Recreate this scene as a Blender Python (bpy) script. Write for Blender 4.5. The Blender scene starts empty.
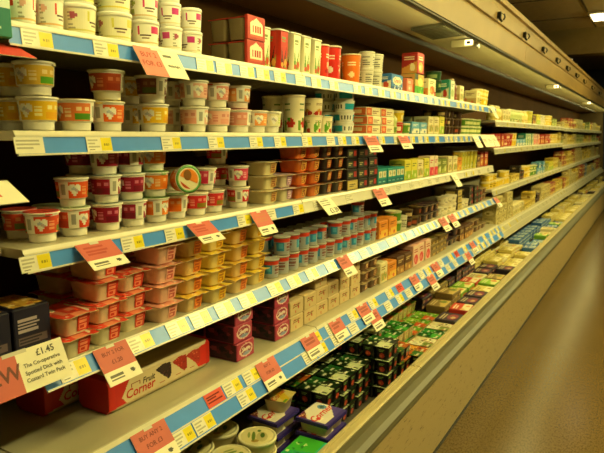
import bpy, math, random
from math import sin, cos, pi, radians, sqrt, atan2
from mathutils import Vector, Matrix
rnd = random.Random(11)
scene = bpy.context.scene
COL = scene.collection

# ------------------------------------------------------------------ camera
FPX, CX, CY = 587.0, 302.0, 226.5
EYE = 1.45
VPX, VPY = 655.0, 136.0
_y = Vector((VPX - CX, CY - VPY, FPX)).normalized()
_p = math.atan((CY - VPY) / FPX)
_z = Vector((0, cos(_p), -sin(_p)))
_x = _z.cross(_y).normalized()
if _x[0] < 0: _x = -_x
def proj_x(w):
    c = w[0] * _x + w[1] * _y + (w[2] - EYE) * _z
    return CX + FPX * c[0] / c[2]
def along(px, x, z):
    """distance down the aisle of the spot on the line (x, z) that shows at photograph column px"""
    lo, hi = -.5, 60.
    for _ in range(50):
        m = (lo + hi) / 2
        if proj_x((x, m, z)) < px: lo = m
        else: hi = m
    return lo
cam_d = bpy.data.cameras.new('camera')
cam = bpy.data.objects.new('camera', cam_d); COL.objects.link(cam)
cam_d.sensor_width = 36.0; cam_d.lens = 36.0 * FPX / 604.0
cam_d.clip_start = .02; cam_d.clip_end = 100
cr = Vector((_x[0], _y[0], _z[0])); cu = Vector((_x[1], _y[1], _z[1])); cf = Vector((_x[2], _y[2], _z[2]))
m = Matrix.Identity(4)
for i in range(3):
    m[i][0] = cr[i]; m[i][1] = cu[i]; m[i][2] = -cf[i]
m[2][3] = EYE
cam.matrix_world = m
scene.camera = cam
cam_d.dof.use_dof = True; cam_d.dof.focus_distance = 1.8; cam_d.dof.aperture_fstop = 8.0

# ------------------------------------------------------------------ colours and materials
def lin(h):
    if not isinstance(h, str): return h
    h = h.lstrip('#'); out = []
    for i in (0, 2, 4):
        c = int(h[i:i+2], 16) / 255.
        out.append(c / 12.92 if c <= .04045 else ((c + .055) / 1.055) ** 2.4)
    return tuple(out)

def mat_base(name, rough=.5, metal=0., spec=.5):
    m = bpy.data.materials.new(name); m.use_nodes = True
    b = m.node_tree.nodes['Principled BSDF']
    b.inputs['Roughness'].default_value = rough; b.inputs['Metallic'].default_value = metal
    b.inputs['Specular IOR Level'].default_value = spec
    return m, m.node_tree, b
def mat_printed(name, rough=.4, metal=0., bump=0., bscale=60., vary=.08):
    m, nt, b = mat_base(name, rough, metal)
    a = nt.nodes.new('ShaderNodeAttribute'); a.attribute_name = 'Col'
    n = nt.nodes.new('ShaderNodeTexNoise'); n.inputs['Scale'].default_value = 25
    r = nt.nodes.new('ShaderNodeMapRange'); r.inputs[3].default_value = 1 - vary; r.inputs[4].default_value = 1 + vary
    mx = nt.nodes.new('ShaderNodeVectorMath'); mx.operation = 'SCALE'
    tc = nt.nodes.new('ShaderNodeTexCoord')
    nt.links.new(tc.outputs['Object'], n.inputs['Vector'])
    nt.links.new(n.outputs['Fac'], r.inputs[0]); nt.links.new(a.outputs['Color'], mx.inputs[0])
    nt.links.new(r.outputs[0], mx.inputs['Scale']); nt.links.new(mx.outputs[0], b.inputs['Base Color'])
    if bump:
        n2 = nt.nodes.new('ShaderNodeTexNoise'); n2.inputs['Scale'].default_value = bscale
        bp = nt.nodes.new('ShaderNodeBump'); bp.inputs['Strength'].default_value = bump; bp.inputs['Distance'].default_value = .01
        nt.links.new(tc.outputs['Object'], n2.inputs['Vector']); nt.links.new(n2.outputs['Fac'], bp.inputs['Height'])
        nt.links.new(bp.outputs[0], b.inputs['Normal'])
    return m
def mat_plain(name, c, rough=.5, metal=0., noise=.06, nscale=8., c2=None, spec=.5):
    m, nt, b = mat_base(name, rough, metal, spec)
    n = nt.nodes.new('ShaderNodeTexNoise'); n.inputs['Scale'].default_value = nscale; n.inputs['Detail'].default_value = 4
    tc = nt.nodes.new('ShaderNodeTexCoord'); nt.links.new(tc.outputs['Object'], n.inputs['Vector'])
    r = nt.nodes.new('ShaderNodeValToRGB'); c = lin(c)
    e = lin(c2) if c2 else tuple(x * (1 - noise * 2) for x in c)
    r.color_ramp.elements[0].position = .35; r.color_ramp.elements[1].position = .65
    r.color_ramp.elements[0].color = (*e, 1); r.color_ramp.elements[1].color = (*c, 1)
    nt.links.new(n.outputs['Fac'], r.inputs[0]); nt.links.new(r.outputs[0], b.inputs['Base Color'])
    return m
def mat_emit(name, c, s):
    m, nt, b = mat_base(name, .5)
    b.inputs['Base Color'].default_value = (*lin('d8d2c0'), 1)
    b.inputs['Emission Color'].default_value = (*c, 1); b.inputs['Emission Strength'].default_value = s
    return m
PL = mat_printed('printed_plastic', .36)
CD = mat_printed('printed_card', .5)
FO = mat_printed('printed_foil', .32, .15, .25, 45.)
PA = mat_printed('printed_paper', .55, 0, 0)
GL = mat_printed('glossy_ticket_cover', .25)
def mat_clear():
    m, nt, b = mat_base('clear_plastic', .12)
    a = nt.nodes.new('ShaderNodeAttribute'); a.attribute_name = 'Col'
    nt.links.new(a.outputs['Color'], b.inputs['Base Color'])
    t = nt.nodes.new('ShaderNodeBsdfTransparent'); x = nt.nodes.new('ShaderNodeMixShader')
    x.inputs[0].default_value = .55
    o = nt.nodes['Material Output']
    nt.links.new(t.outputs[0], x.inputs[1]); nt.links.new(b.outputs[0], x.inputs[2]); nt.links.new(x.outputs[0], o.inputs[0])
    return m
CL = mat_clear()
M_DECK = mat_plain('cream_shelf_enamel', 'b8b094', .35, 0, .03)
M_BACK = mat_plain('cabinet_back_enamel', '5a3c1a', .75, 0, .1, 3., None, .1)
M_CAN = mat_plain('canopy_underside_metal', '7a5426', .5, .1, .12, 3., None, .25)
M_PANEL = mat_plain('cream_reflector_enamel', 'c8bd94', .4, 0, .03, 4.)
M_FASC = mat_plain('beige_fascia_enamel', 'ae9056', .4, 0, .06, 3.)
M_DARK = mat_plain('dark_trim', '2c271f', .45)
M_BUMP = mat_plain('grey_bumper_plastic', '5c5840', .45, 0, .06, 5.)
M_CAP = mat_plain('cream_rim_plastic', 'b8a878', .4, 0, .06, 5.)
M_BLACK = mat_plain('black_plastic', '17150f', .4)
M_WELL = mat_plain('well_liner_metal', '5d584c', .45, .2)

def scuffed():
    m, nt, b = mat_base('scuffed_beige_panel', .5)
    tc = nt.nodes.new('ShaderNodeTexCoord'); mp = nt.nodes.new('ShaderNodeMapping')
    mp.inputs['Scale'].default_value = (1, 6, 26); mp.inputs['Rotation'].default_value = (.35, 0, 0)
    nt.links.new(tc.outputs['Object'], mp.inputs[0])
    n = nt.nodes.new('ShaderNodeTexNoise'); n.inputs['Scale'].default_value = 2.2; n.inputs['Detail'].default_value = 9; n.inputs['Roughness'].default_value = .75
    nt.links.new(mp.outputs[0], n.inputs['Vector'])
    r = nt.nodes.new('ShaderNodeValToRGB')
    r.color_ramp.elements[0].position = .575; r.color_ramp.elements[0].color = (*lin('a89468'), 1)
    r.color_ramp.elements[1].position = .63; r.color_ramp.elements[1].color = (*lin('5a4826'), 1)
    nt.links.new(n.outputs['Fac'], r.inputs[0]); nt.links.new(r.outputs[0], b.inputs['Base Color'])
    return m
M_FRONT = scuffed()
def flooring():
    m, nt, b = mat_base('speckled_vinyl_floor', .2, 0, .35)
    tc = nt.nodes.new('ShaderNodeTexCoord')
    v = nt.nodes.new('ShaderNodeTexNoise'); v.inputs['Scale'].default_value = 130; v.inputs['Detail'].default_value = 3
    mp = nt.nodes.new('ShaderNodeMapping'); mp.inputs['Scale'].default_value = (1, .45, 1)
    nt.links.new(tc.outputs['Object'], mp.inputs[0]); nt.links.new(mp.outputs[0], v.inputs['Vector'])
    r = nt.nodes.new('ShaderNodeValToRGB'); cr_ = r.color_ramp
    cr_.elements[0].position = .36; cr_.elements[0].color = (*lin('48370f'), 1)
    cr_.elements[1].position = .52; cr_.elements[1].color = (*lin('5c4820'), 1)
    e = cr_.elements.new(.68); e.color = (*lin('624c22'), 1)
    nt.links.new(v.outputs['Fac'], r.inputs[0]); nt.links.new(r.outputs[0], b.inputs['Base Color'])
    w = nt.nodes.new('ShaderNodeTexNoise'); w.inputs['Scale'].default_value = 2.5
    rr = nt.nodes.new('ShaderNodeMapRange'); rr.inputs[3].default_value = .2; rr.inputs[4].default_value = .23
    nt.links.new(tc.outputs['Object'], w.inputs['Vector']); nt.links.new(w.outputs['Fac'], rr.inputs[0]); nt.links.new(rr.outputs[0], b.inputs['Roughness'])
    return m
M_FLOOR = flooring()

# ------------------------------------------------------------------ mesh builder
_text_cache = {}
def text_geo(s, bold=False):
    k = s
    if k not in _text_cache:
        cu_ = bpy.data.curves.new('lettering', 'FONT'); cu_.body = s; cu_.size = 1; cu_.resolution_u = 2
        cu_.align_x = 'CENTER'; cu_.align_y = 'CENTER'
        if bold: cu_.offset = .018
        o = bpy.data.objects.new('lettering', cu_); COL.objects.link(o)
        bpy.context.view_layer.update()
        me = bpy.data.meshes.new_from_object(o.evaluated_get(bpy.context.evaluated_depsgraph_get()))
        _text_cache[k] = ([v.co.copy() for v in me.vertices], [tuple(p.vertices) for p in me.polygons])
        bpy.data.objects.remove(o); bpy.data.meshes.remove(me); bpy.data.curves.remove(cu_)
    return _text_cache[k]

class Art:
    """a small print: cells of flat colour"""
    def __init__(s, w, h, base):
        s.w, s.h = w, h; s.g = [[lin(base)] * w for _ in range(h)]; s.texts = []
    def rect(s, u0, v0, u1, v1, c):
        c = lin(c)
        for j in range(s.h):
            for i in range(s.w):
                if u0 <= (i + .5) / s.w < u1 and v0 <= (j + .5) / s.h < v1: s.g[j][i] = c
        return s
    def ell(s, u, v, ru, rv, c):
        c = lin(c)
        for j in range(s.h):
            for i in range(s.w):
                if ((((i + .5) / s.w - u) / ru) ** 2 + (((j + .5) / s.h - v) / rv) ** 2) < 1: s.g[j][i] = c
        return s
    def poly(s, pts, c):
        c = lin(c)
        for j in range(s.h):
            for i in range(s.w):
                x, y = (i + .5) / s.w, (j + .5) / s.h; ins = False; n = len(pts)
                for a in range(n):
                    x1, y1 = pts[a]; x2, y2 = pts[(a + 1) % n]
                    if (y1 > y) != (y2 > y) and x < (x2 - x1) * (y - y1) / (y2 - y1) + x1: ins = not ins
                if ins: s.g[j][i] = c
        return s
    def lines(s, u0, v0, u1, v1, n, c, seed=1):
        q = random.Random(seed)
        for k in range(n):
            v = v0 + (v1 - v0) * (k + .5) / n
            s.rect(u0, v - .3 * (v1 - v0) / n, u0 + (u1 - u0) * (.6 + .4 * q.random()), v + .22 * (v1 - v0) / n, c)
        return s
    def bars(s, u0, v0, u1, v1, n, c):
        for k in range(n):
            if k % 2 == 0: s.rect(u0 + (u1 - u0) * k / n, v0, u0 + (u1 - u0) * (k + 1) / n, v1, c)
        return s
    def spots(s, u0, v0, u1, v1, n, r, cols, seed=3):
        q = random.Random(seed)
        for k in range(n):
            s.ell(q.uniform(u0, u1), q.uniform(v0, v1), r * q.uniform(.6, 1.3), r * s.w / s.h * q.uniform(.6, 1.3), q.choice(cols))
        return s
    def text(s, t, u, v, size, c, bold=True, shear=0.):
        s.texts.append((t, u, v, size, lin(c), bold, shear)); return s

class MB:
    def __init__(s): s.v, s.f, s.c, s.s = [], [], [], []
    def face(s, pts, c, sm=False):
        n = len(s.v); s.v += [tuple(p) for p in pts]; s.f.append(tuple(range(n, n + len(pts)))); s.c.append(lin(c)); s.s.append(sm)
    def rings(s, rings, cols, sm=True, cap0=True, cap1=True, c0=None, c1=None):
        n = len(rings[0]); b = len(s.v)
        for r in rings: s.v += [tuple(p) for p in r]
        for k in range(len(rings) - 1):
            c = lin(cols[k] if isinstance(cols, list) else cols)
            for i in range(n):
                j = (i + 1) % n
                s.f.append((b + k*n + i, b + k*n + j, b + (k+1)*n + j, b + (k+1)*n + i)); s.c.append(c); s.s.append(sm)
        if cap0: s.face(list(reversed(rings[0])), c0 or (cols[0] if isinstance(cols, list) else cols))
        if cap1: s.face(rings[-1], c1 or (cols[-1] if isinstance(cols, list) else cols))
    def lathe(s, prof, col, n=20, cx=0, cy=0, **k):
        s.rings([[(cx + r * cos(2*pi*i/n), cy + r * sin(2*pi*i/n), z) for i in range(n)] for r, z in prof], col, **k)
    def loft(s, layers, col, seg=3, cx=0, cy=0, **k):
        R = []
        for w, d, r, z in layers:
            ring = []
            for q, (sx, sy) in enumerate(((1, 1), (-1, 1), (-1, -1), (1, -1))):
                ox, oy = cx + sx * (w/2 - r), cy + sy * (d/2 - r)
                for a in range(seg + 1):
                    t = q * pi/2 + a * pi/2 / seg
                    ring.append((ox + r * cos(t), oy + r * sin(t), z))
            R.append(ring)
        s.rings(R, col, **k)
    def box(s, x0, x1, y0, y1, z0, z1, c):
        P = [(x, y, z) for z in (z0, z1) for y in (y0, y1) for x in (x0, x1)]
        for q in ((0,2,3,1), (4,5,7,6), (0,1,5,4), (2,6,7,3), (0,4,6,2), (1,3,7,5)): s.face([P[i] for i in q], c)
    def prism(s, prof, y0, y1, c, caps=True):
        """profile of (x, z) points swept from y0 to y1"""
        n = len(prof)
        for i in range(n):
            a, b = prof[i], prof[(i + 1) % n]
            s.face([(a[0], y0, a[1]), (b[0], y0, b[1]), (b[0], y1, b[1]), (a[0], y1, a[1])], c)
        if caps:
            s.face([(p[0], y0, p[1]) for p in reversed(prof)], c); s.face([(p[0], y1, p[1]) for p in prof], c)
    def tube(s, pts, r, c, n=8):
        R = []
        for i, p in enumerate(pts):
            p = Vector(p); d = (Vector(pts[min(i+1, len(pts)-1)]) - Vector(pts[max(i-1, 0)])).normalized()
            a = d.orthogonal().normalized(); b = d.cross(a)
            R.append([tuple(p + r * (cos(2*pi*k/n) * a + sin(2*pi*k/n) * b)) for k in range(n)])
        s.rings(R, c)
    def art_quad(s, art, p00, p10, p11, p01, lift=.0006):
        """print on a flat face: p00 bottom left, p10 bottom right, p11 top right, p01 top left as the reader sees it"""
        p00, p10, p11, p01 = map(Vector, (p00, p10, p11, p01))
        nrm = (p10 - p00).cross(p01 - p00).normalized()
        def P(u, v, l=lift): return (p00 * (1-u) + p10 * u) * (1-v) + (p01 * (1-u) + p11 * u) * v + nrm * l
        # join runs of equal cells into larger faces
        used = [[False] * art.w for _ in range(art.h)]
        for j in range(art.h):
            for i in range(art.w):
                if used[j][i]: continue
                c = art.g[j][i]; e = i
                while e < art.w and not used[j][e] and art.g[j][e] == c: e += 1
                t = j + 1
                while t < art.h and all(art.g[t][q] == c and not used[t][q] for q in range(i, e)): t += 1
                for a in range(j, t):
                    for b in range(i, e): used[a][b] = True
                s.face([P(i/art.w, j/art.h), P(e/art.w, j/art.h), P(e/art.w, t/art.h), P(i/art.w, t/art.h)], c)
        W = (p10 - p00).length; H = (p01 - p00).length
        for t, u, v, size, c, bold, sh in art.texts:
            vs, fs = text_geo(t, bold); b = len(s.v)
            for q in vs:
                s.v.append(tuple(P(u + (q.x + sh * q.y) * size / W, v + q.y * size / H, lift + .0005)))
            for f in fs: s.f.append(tuple(b + i for i in f)); s.c.append(c); s.s.append(False)
    def art_cone(s, art, r0, z0, r1, z1, reps=1, cx=0, cy=0, start=pi/2):
        n = art.w * reps
        for j in range(art.h):
            a, b = j / art.h, (j + 1) / art.h
            ra, rb = r0 + (r1 - r0) * a, r0 + (r1 - r0) * b; za, zb = z0 + (z1 - z0) * a, z0 + (z1 - z0) * b
            for i in range(n):
                t0, t1 = start + 2*pi*i/n, start + 2*pi*(i+1)/n
                s.face([(cx + ra*cos(t0), cy + ra*sin(t0), za), (cx + ra*cos(t1), cy + ra*sin(t1), za), (cx + rb*cos(t1), cy + rb*sin(t1), zb), (cx + rb*cos(t0), cy + rb*sin(t0), zb)], art.g[j][i % art.w])
    def build(s, name, mat, parent=None, link=True):
        me = bpy.data.meshes.new(name); me.from_pydata(s.v, [], s.f)
        at = me.color_attributes.new('Col', 'FLOAT_COLOR', 'CORNER'); buf = []
        for f, c in zip(s.f, s.c): buf += [c[0], c[1], c[2], 1.] * len(f)
        at.data.foreach_set('color', buf)
        me.polygons.foreach_set('use_smooth', s.s)
        me.materials.append(mat); me.update()
        o = bpy.data.objects.new(name, me)
        if link: COL.objects.link(o)
        if parent: o.parent = parent
        return o

def tag(o, label=None, cat=None, group=None, kind=None):
    if label: o['label'] = label
    if cat: o['category'] = cat
    if group: o['group'] = group
    if kind: o['kind'] = kind
    return o
def empty(name, loc=(0, 0, 0)):
    o = bpy.data.objects.new(name, None); COL.objects.link(o); o.location = loc; o.empty_display_size = .05; return o

# ------------------------------------------------------------------ product kinds
# every kind is built once: a list (part name, mesh, material, parent index); copies share the mesh data
KIND = {}
def kind(key, name, cat, desc, size, parts):
    KIND[key] = dict(name=name, cat=cat, desc=desc, w=size[0], d=size[1], h=size[2], parts=parts, ms=None)
def meshes(key):
    k = KIND[key]
    if k['ms'] is None:
        k['ms'] = []
        for nm, mb, mt, par in k['parts']():
            o = mb.build(nm, mt, None, False); k['ms'].append((nm, o.data, par)); bpy.data.objects.remove(o)
    return k['ms']
def whole(key):
    k = KIND[key]
    if 'whole' not in k:
        m_ = MB(); ps = k['parts']()
        for nm, mb, mt, par in ps:
            b = len(m_.v); m_.v += mb.v; m_.f += [tuple(b + i for i in f) for f in mb.f]; m_.c += mb.c; m_.s += mb.s
        o = m_.build(k['name'], CD, None, False); k['whole'] = o.data; bpy.data.objects.remove(o)
    return k['whole']
def stamp(key, loc, rot=0., tilt=None, parts=True):
    k = KIND[key]; made = []
    if not parts:
        r = bpy.data.objects.new(k['name'], whole(key)); COL.objects.link(r); r.location = loc; r.rotation_euler = (0, 0, pi/2 + rot); r['category'] = k['cat']; return r
    for i, (nm, me, par) in enumerate(meshes(key)):
        if i and not parts: break
        o = bpy.data.objects.new(k['name'] if i == 0 else nm, me); COL.objects.link(o); made.append(o)
        if i: o.parent = made[par]
    r = made[0]; r.location = loc
    r.rotation_euler = tilt if tilt else (0, 0, pi/2 + rot)
    r['category'] = k['cat']
    return r

W, CR = 'f2eee0', 'e9dfc0'
def emblem(a, u, v, s=1.):
    return a.ell(u - .03*s, v + .14*s, .035*s, .24*s, W).ell(u + .03*s, v + .14*s, .035*s, .24*s, W).poly([(u - .062*s, v + .12), (u + .062*s, v + .12), (u, v - .42)], W).ell(u - .012, v + .1, .02*s, .1*s, 'b9bfc4').ell(u + .02, v - .02, .02*s, .1*s, 'c4b0b0')

def yo_art(base, variant=0, second=None, pic='3f9a2a'):
    a = Art(64, 14, base)
    for o in (0., .5):
        a.rect(o + .175, 0, o + .275, 1, W).rect(o + .2, .2, o + .245, .85, 'a8a698')       # barcode panel
        a.rect(o + .02, .08, o + .17, .42, pic); a.rect(o + .03, .55, o + .08, .8, second or 'f2c9a0'); a.rect(o + .11, .55, o + .15, .8, second or 'f2c9a0')
        emblem(a, o + .345, .5)
        a.lines(o + .42, .2, o + .49, .8, 3, second or 'f6d9b0', 5)
    return a
def yo_pot(base, lid=W, second=None, pic='3f9a2a', cup=W, start=pi/2, sc=1., hz=1.095):
    def parts():
        b = MB(); b.lathe([(.030, .002), (.0335, 0), (.0345, .004), (.0352, .0175), (.0365, .020), (.0405, .0215), (.0445, .0655), (.0445, .0665), (.0482, .0675), (.0486, .0695), (.0480, .0708), (.044, .0712)], cup, 28)
        s = MB(); s.art_cone(yo_art(base, 0, second, pic), .0411, .0225, .0447, .0625, 1, start=start)
        l = MB(); l.lathe([(.0470, .0711), (.0474, .0719), (.040, .0722), (.0392, .0716), (.012, .0716)], [lid, lid, lid, lid], 28)
        t = [(.0478*cos(q), .0478*sin(q), .0715) for q in (-1.95, -1.75, -1.55)]
        l.face([t[0], t[1], (t[1][0]*1.02, t[1][1]*1.03, .064), (t[0][0]*1.02, t[0][1]*1.02, .0645)], lid)
        l.face([t[1], t[2], (t[2][0]*1.02, t[2][1]*1.02, .0645), (t[1][0]*1.02, t[1][1]*1.03, .064)], lid)
        for q in (b, s, l): q.v = [(x_ * sc, y_ * sc, z_ * hz) for x_, y_, z_ in q.v]
        return [('cup', b, PL, None), ('sleeve', s, PL, 0), ('foil_lid', l, FO, 0)]
    return parts
YS = (.0975, .0975, .0803); YSM = (.0869, .0869, .0752)
for key, base, lid, sec, pic, desc in [
    ('yo_yel', 'e8b81c', CR, 'f7e8a0', 'e6a413', 'bright yellow sleeved yoghurt pot'),
    ('yo_yelgr', 'd9b040', CR, 'f0d89a', '55a01e', 'pale yellow yoghurt pot with green panel'),
    ('yo_orp', 'e0783a', 'e6cf7a', 'f0cf9a', '4f8a1e', 'orange and white sleeved yoghurt pot'),
    ('yo_or', 'e5641c', 'e6cf7a', 'f5b070', 'd64a14', 'deep orange sleeved yoghurt pot'),
    ('yo_brn', 'b0431c', CR, 'd07a4a', 'a03414', 'rust red sleeved yoghurt pot'),
    ('yo_dark', '7c4a34', 'a89a80', 'a07858', '5a6a28', 'dull brown sleeved yoghurt pot'),
    ('yo_pk', 'ecb8a6', CR, 'd88a80', 'e9a18e', 'pale pink sleeved yoghurt pot'),
    ('yo_pkd', 'e0907e', 'd8493c', 'f2c0b0', 'd9a08a', 'salmon sleeved yoghurt pot'),
    ('yo_orw', 'ee9a50', CR, 'f6cf96', 'e8a868', 'light orange sleeved yoghurt pot'),
    ('yo_wgr', 'e9e2b4', CR, 'c9d67a', '8fb52a', 'cream sleeved yoghurt pot with green panel'),
    ('yo_red', 'e0431f', 'cfe0b0', 'f08a60', 'c83a18', 'flame red sleeved yoghurt pot'),
    ('yo_redgr', 'd8492a', 'd84a3a', 'f0a070', '6a7a1c', 'red sleeved yoghurt pot with olive panel'),
    ('yo_orr', 'e4551f', CR, 'f0a060', '7a8420', 'orange red sleeved yoghurt pot'),
    ('yo_mar', '9c1438', 'd8e4d8', 'd87a94', '7c0f2c', 'maroon sleeved yoghurt pot'),
    ('yo_or2', 'f0842a', '7fae5a', 'f8c890', 'ee7418', 'tangerine sleeved yoghurt pot'),
    ('yo_rd2', 'd92a34', CR, 'f09a8a', '8a7a22', 'crimson sleeved yoghurt pot'),
    ('yo_pk2', 'e04468', CR, 'f6b0ba', 'd83058', 'rose pink sleeved yoghurt pot'),
]:
    small = key in ('yo_red', 'yo_redgr', 'yo_orr', 'yo_mar', 'yo_or2', 'yo_rd2', 'yo_pk2')
    kind(key, 'yoghurt_pot', 'yoghurt pot', desc, YSM if small else YS, yo_pot(base, lid, sec, pic, W, rnd.uniform(0, 6.28), .89 if small else 1., 1.03 if small else 1.095))
def tip_parts():
    P = yo_pot('f0842a', '5d9a48', 'f8c890', 'ee7418', W, 0., .89, 1.03)()
    l = P[2][1]; z = .0722 * 1.03; n = 24
    l.face([(.0345*cos(2*pi*k/n), .0345*sin(2*pi*k/n), z) for k in range(n)], 'e6dcb4')
    l.face([(.0305*cos(t), .0305*sin(t), z + .0005) for t in [-.5 + 3.3*k/14 for k in range(15)]], 'e8862a')
    l.face([(.0295*cos(t), .0295*sin(t), z + .0005) for t in [3.3 + 1.5*k/8 for k in range(9)]], 'c84a1c')
    l.face([(.013*cos(2*pi*k/n) - .004, .016*sin(2*pi*k/n) + .012, z + .001) for k in range(n)], '8a5a24')
    return P
kind('yo_tip', 'yoghurt_pot', 'yoghurt pot', 'tipped tangerine yoghurt pot', YSM, tip_parts)
kind('yo_flav', 'yoghurt_pot', 'yoghurt pot', 'pink and cream layered dessert pot', YS, yo_pot('e6b49e', CR, 'c87868', '2f7f92', 'b8616a'))

def tub(r, h, art, lid=W, cup=W):
    def parts():
        b = MB(); b.lathe([(r*.8, .0015), (r*.83, 0), (r*.85, .004), (r*.955, h*.86), (r*.97, h*.88), (r*.97, h*.9)], cup, 26)
        s = MB(); s.art_cone(art, r*.857 + .0004, h*.08, r*.95 + .0006, h*.82)
        l = MB(); l.lathe([(r*.985, h*.86), (r, h*.87), (r, h*.955), (r*.99, h*.985), (r*.95, h), (r*.9, h), (r*.88, h*.985), (.01, h*.985)], lid, 26, cap0=True)
        return [('tub', b, PL, None), ('printed_band', s, PL, 0), ('lid', l, PL, 0)]
    return parts
def tub_art(base, hot, sec, low=None):
    a = Art(44, 14, base)
    for o in (0, .5):
        a.rect(o + .03, .5, o + .045, .95, hot); a.rect(o + .045, .42, o + .18, .5, '5a3a30'); a.rect(o + .06, .3, o + .16, .36, '8a7060')
        a.rect(o + .18, .6, o + .30, .95, hot); a.rect(o + .2, .68, o + .28, .74, W)
        a.lines(o + .33, .1, o + .43, .9, 6, 'a8a48a', 4); a.ell(o + .39, .7, .035, .16, sec)
    a.rect(0, .08, 1, .16, low or 'e8b878')
    return a
kind('tub_s', 'yoghurt_tub', 'yoghurt tub', 'slim cream tub with red print', (.068, .068, .078), tub(.0335, .078, tub_art(W, 'e0402a', 'e8b0a0')))
kind('tub_b', 'yoghurt_tub', 'yoghurt tub', 'wide cream tub with small coloured badge', (.093, .093, .075), tub(.046, .075, tub_art('ece6c4', 'd8cf5a', 'b0586a', 'd6cc70')))
kind('tub_green', 'yoghurt_tub', 'yoghurt tub', 'wide cream tub with bright green disc', (.093, .093, .075), tub(.046, .075, tub_art('e9e2a0', '86b81e', '6aa81a', 'c8d060').ell(.32, .5, .13, .42, '7cb81c').ell(.82, .5, .13, .42, '7cb81c')))
kind('tub_b2', 'yoghurt_tub', 'yoghurt tub', 'wide cream tub with yellow edged print', (.093, .093, .075), tub(.046, .075, tub_art('ebe5c6', 'e0b040', 'c86a5a', 'e0cc50')))
kind('tub_pink', 'yoghurt_tub', 'yoghurt tub', 'cream tub with magenta print and green leaf', (.082, .082, .072), tub(.0405, .072, tub_art(W, 'd83a78', '9aa84a', 'e0c08a').rect(.3, .2, .42, .45, 'a0b04a')))
kind('tub_pinks', 'yoghurt_tub', 'yoghurt tub', 'narrow cream tub with purple pink print', (.07, .07, .068), tub(.0345, .068, tub_art(W, 'c83a86', 'b0586a', 'e6d8b0')))
kind('blue_tub', 'dessert_tub', 'tub', 'squat white tub with cyan panels', (.10, .10, .05), tub(.0495, .05, Art(40, 8, W).rect(.05, .1, .3, .9, '1fa6c8').rect(.55, .1, .8, .9, '1fa6c8').bars(.32, .3, .5, .8, 8, '5a5a50').bars(.83, .3, .99, .8, 7, '5a5a50')))
kind('sq_tub', 'dessert_tub', 'tub', 'squat cream tub with grey print', (.09, .09, .06), tub(.0445, .06, tub_art(CR, 'b0a890', 'c8b070', 'b8ac80'), CR, CR))
kind('yel_tub', 'dessert_tub', 'tub', 'yellow banded round tub', (.1, .1, .065), tub(.0495, .065, Art(30, 8, 'e2c02c').rect(.1, .2, .35, .8, 'f0e0a0').rect(.6, .2, .85, .8, 'f0e0a0').lines(.4, .2, .55, .8, 3, '7a5a18'), 'e8d89a', CR))
kind('green_tub', 'dessert_tub', 'tub', 'green banded round tub', (.1, .1, .06), tub(.0495, .06, Art(30, 8, '5a8c2a').rect(.1, .2, .35, .8, 'e0e0a0').rect(.6, .2, .85, .8, 'e0e0a0'), 'd8d8a8', CR))
kind('dark_tub', 'dessert_tub', 'tub', 'dark green lidded tub', (.11, .11, .06), tub(.0545, .06, Art(30, 8, '1f4a24').rect(.1, .2, .35, .8, '8a9a5a').rect(.6, .2, .85, .8, '8a9a5a'), '1c3a1e', '24301c'))
kind('brown_tub', 'dessert_tub', 'tub', 'chocolate brown lidded tub', (.085, .085, .055), tub(.042, .055, Art(30, 8, '3a2418').rect(.1, .2, .3, .8, 'c8b080').rect(.6, .2, .8, .8, 'a04a2a'), '624c22', '3a2a1c'))
kind('red_tub', 'dessert_tub', 'tub', 'red banded round tub', (.1, .1, .062), tub(.0495, .062, Art(30, 8, 'b8281e').rect(.1, .2, .35, .8, 'f0d8b0').rect(.6, .2, .85, .8, 'f0d8b0'), 'c83a24', CR))
kind('grey_pot', 'dessert_tub', 'tub', 'grey and white printed dessert pot', (.082, .082, .082), tub(.0405, .082, Art(36, 12, 'cfcab0').lines(.03, .15, .2, .9, 5, '6a665a', 1).lines(.28, .15, .45, .9, 5, '6a665a', 2).lines(.53, .15, .7, .9, 5, '6a665a', 1).lines(.78, .15, .95, .9, 5, '6a665a', 2), 'c8c2a8'))
def tall_pot(r, h, art, lid, cup):
    def parts():
        b = MB(); b.lathe([(r*.78, .0015), (r*.82, 0), (r*.83, .004), (r*.96, h*.93), (r*.99, h*.94), (r, h*.955)], cup, 24)
        s = MB(); s.art_cone(art, r*.832 + .0005, h*.03, r*.956 + .0006, h*.925)
        l = MB(); l.lathe([(r*1.0, h*.95), (r*1.03, h*.955), (r*1.03, h*.985), (r*.99, h), (r*.9, h*.995), (.01, h*.993)], lid, 24)
        return [('pot', b, PL, None), ('printed_band', s, PL, 0), ('lid', l, PL, 0)]
    return parts
def ta(base, blobs, txt):
    a = Art(40, 22, base)
    for o in (0, .25, .5, .75):
        a.lines(o + .05, .62, o + .2, .82, 2, txt, 2)
        for (u, v, ru, rv, c) in blobs: a.ell(o + u, v, ru, rv, c)
    return a
kind('big_red', 'drink_pot', 'drink pot', 'tall red drinking pot with white lettering', (.096, .096, .145), tall_pot(.0465, .145, ta('cf2416', [(.12, .3, .06, .1, 'e8e0c8'), (.05, .45, .02, .03, 'f0a080')], 'f0d8c0'), 'd8c8b0', 'c82416'))
kind('big_or', 'drink_pot', 'drink pot', 'tall orange drinking pot with white lettering', (.096, .096, .135), tall_pot(.0465, .135, ta('e2701a', [(.12, .3, .06, .1, 'f0d8a0')], 'f6e0b0'), 'd8c8a0', 'da681a'))
kind('mid_red', 'drink_pot', 'drink pot', 'slim tall scarlet drinking pot', (.08, .08, .138), tall_pot(.0385, .138, ta('d63420', [(.12, .4, .05, .12, 'f0c0a0'), (.06, .2, .04, .06, 'b01810')], 'f6e0c0'), 'd8cfb8', 'c82a1a'))
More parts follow.
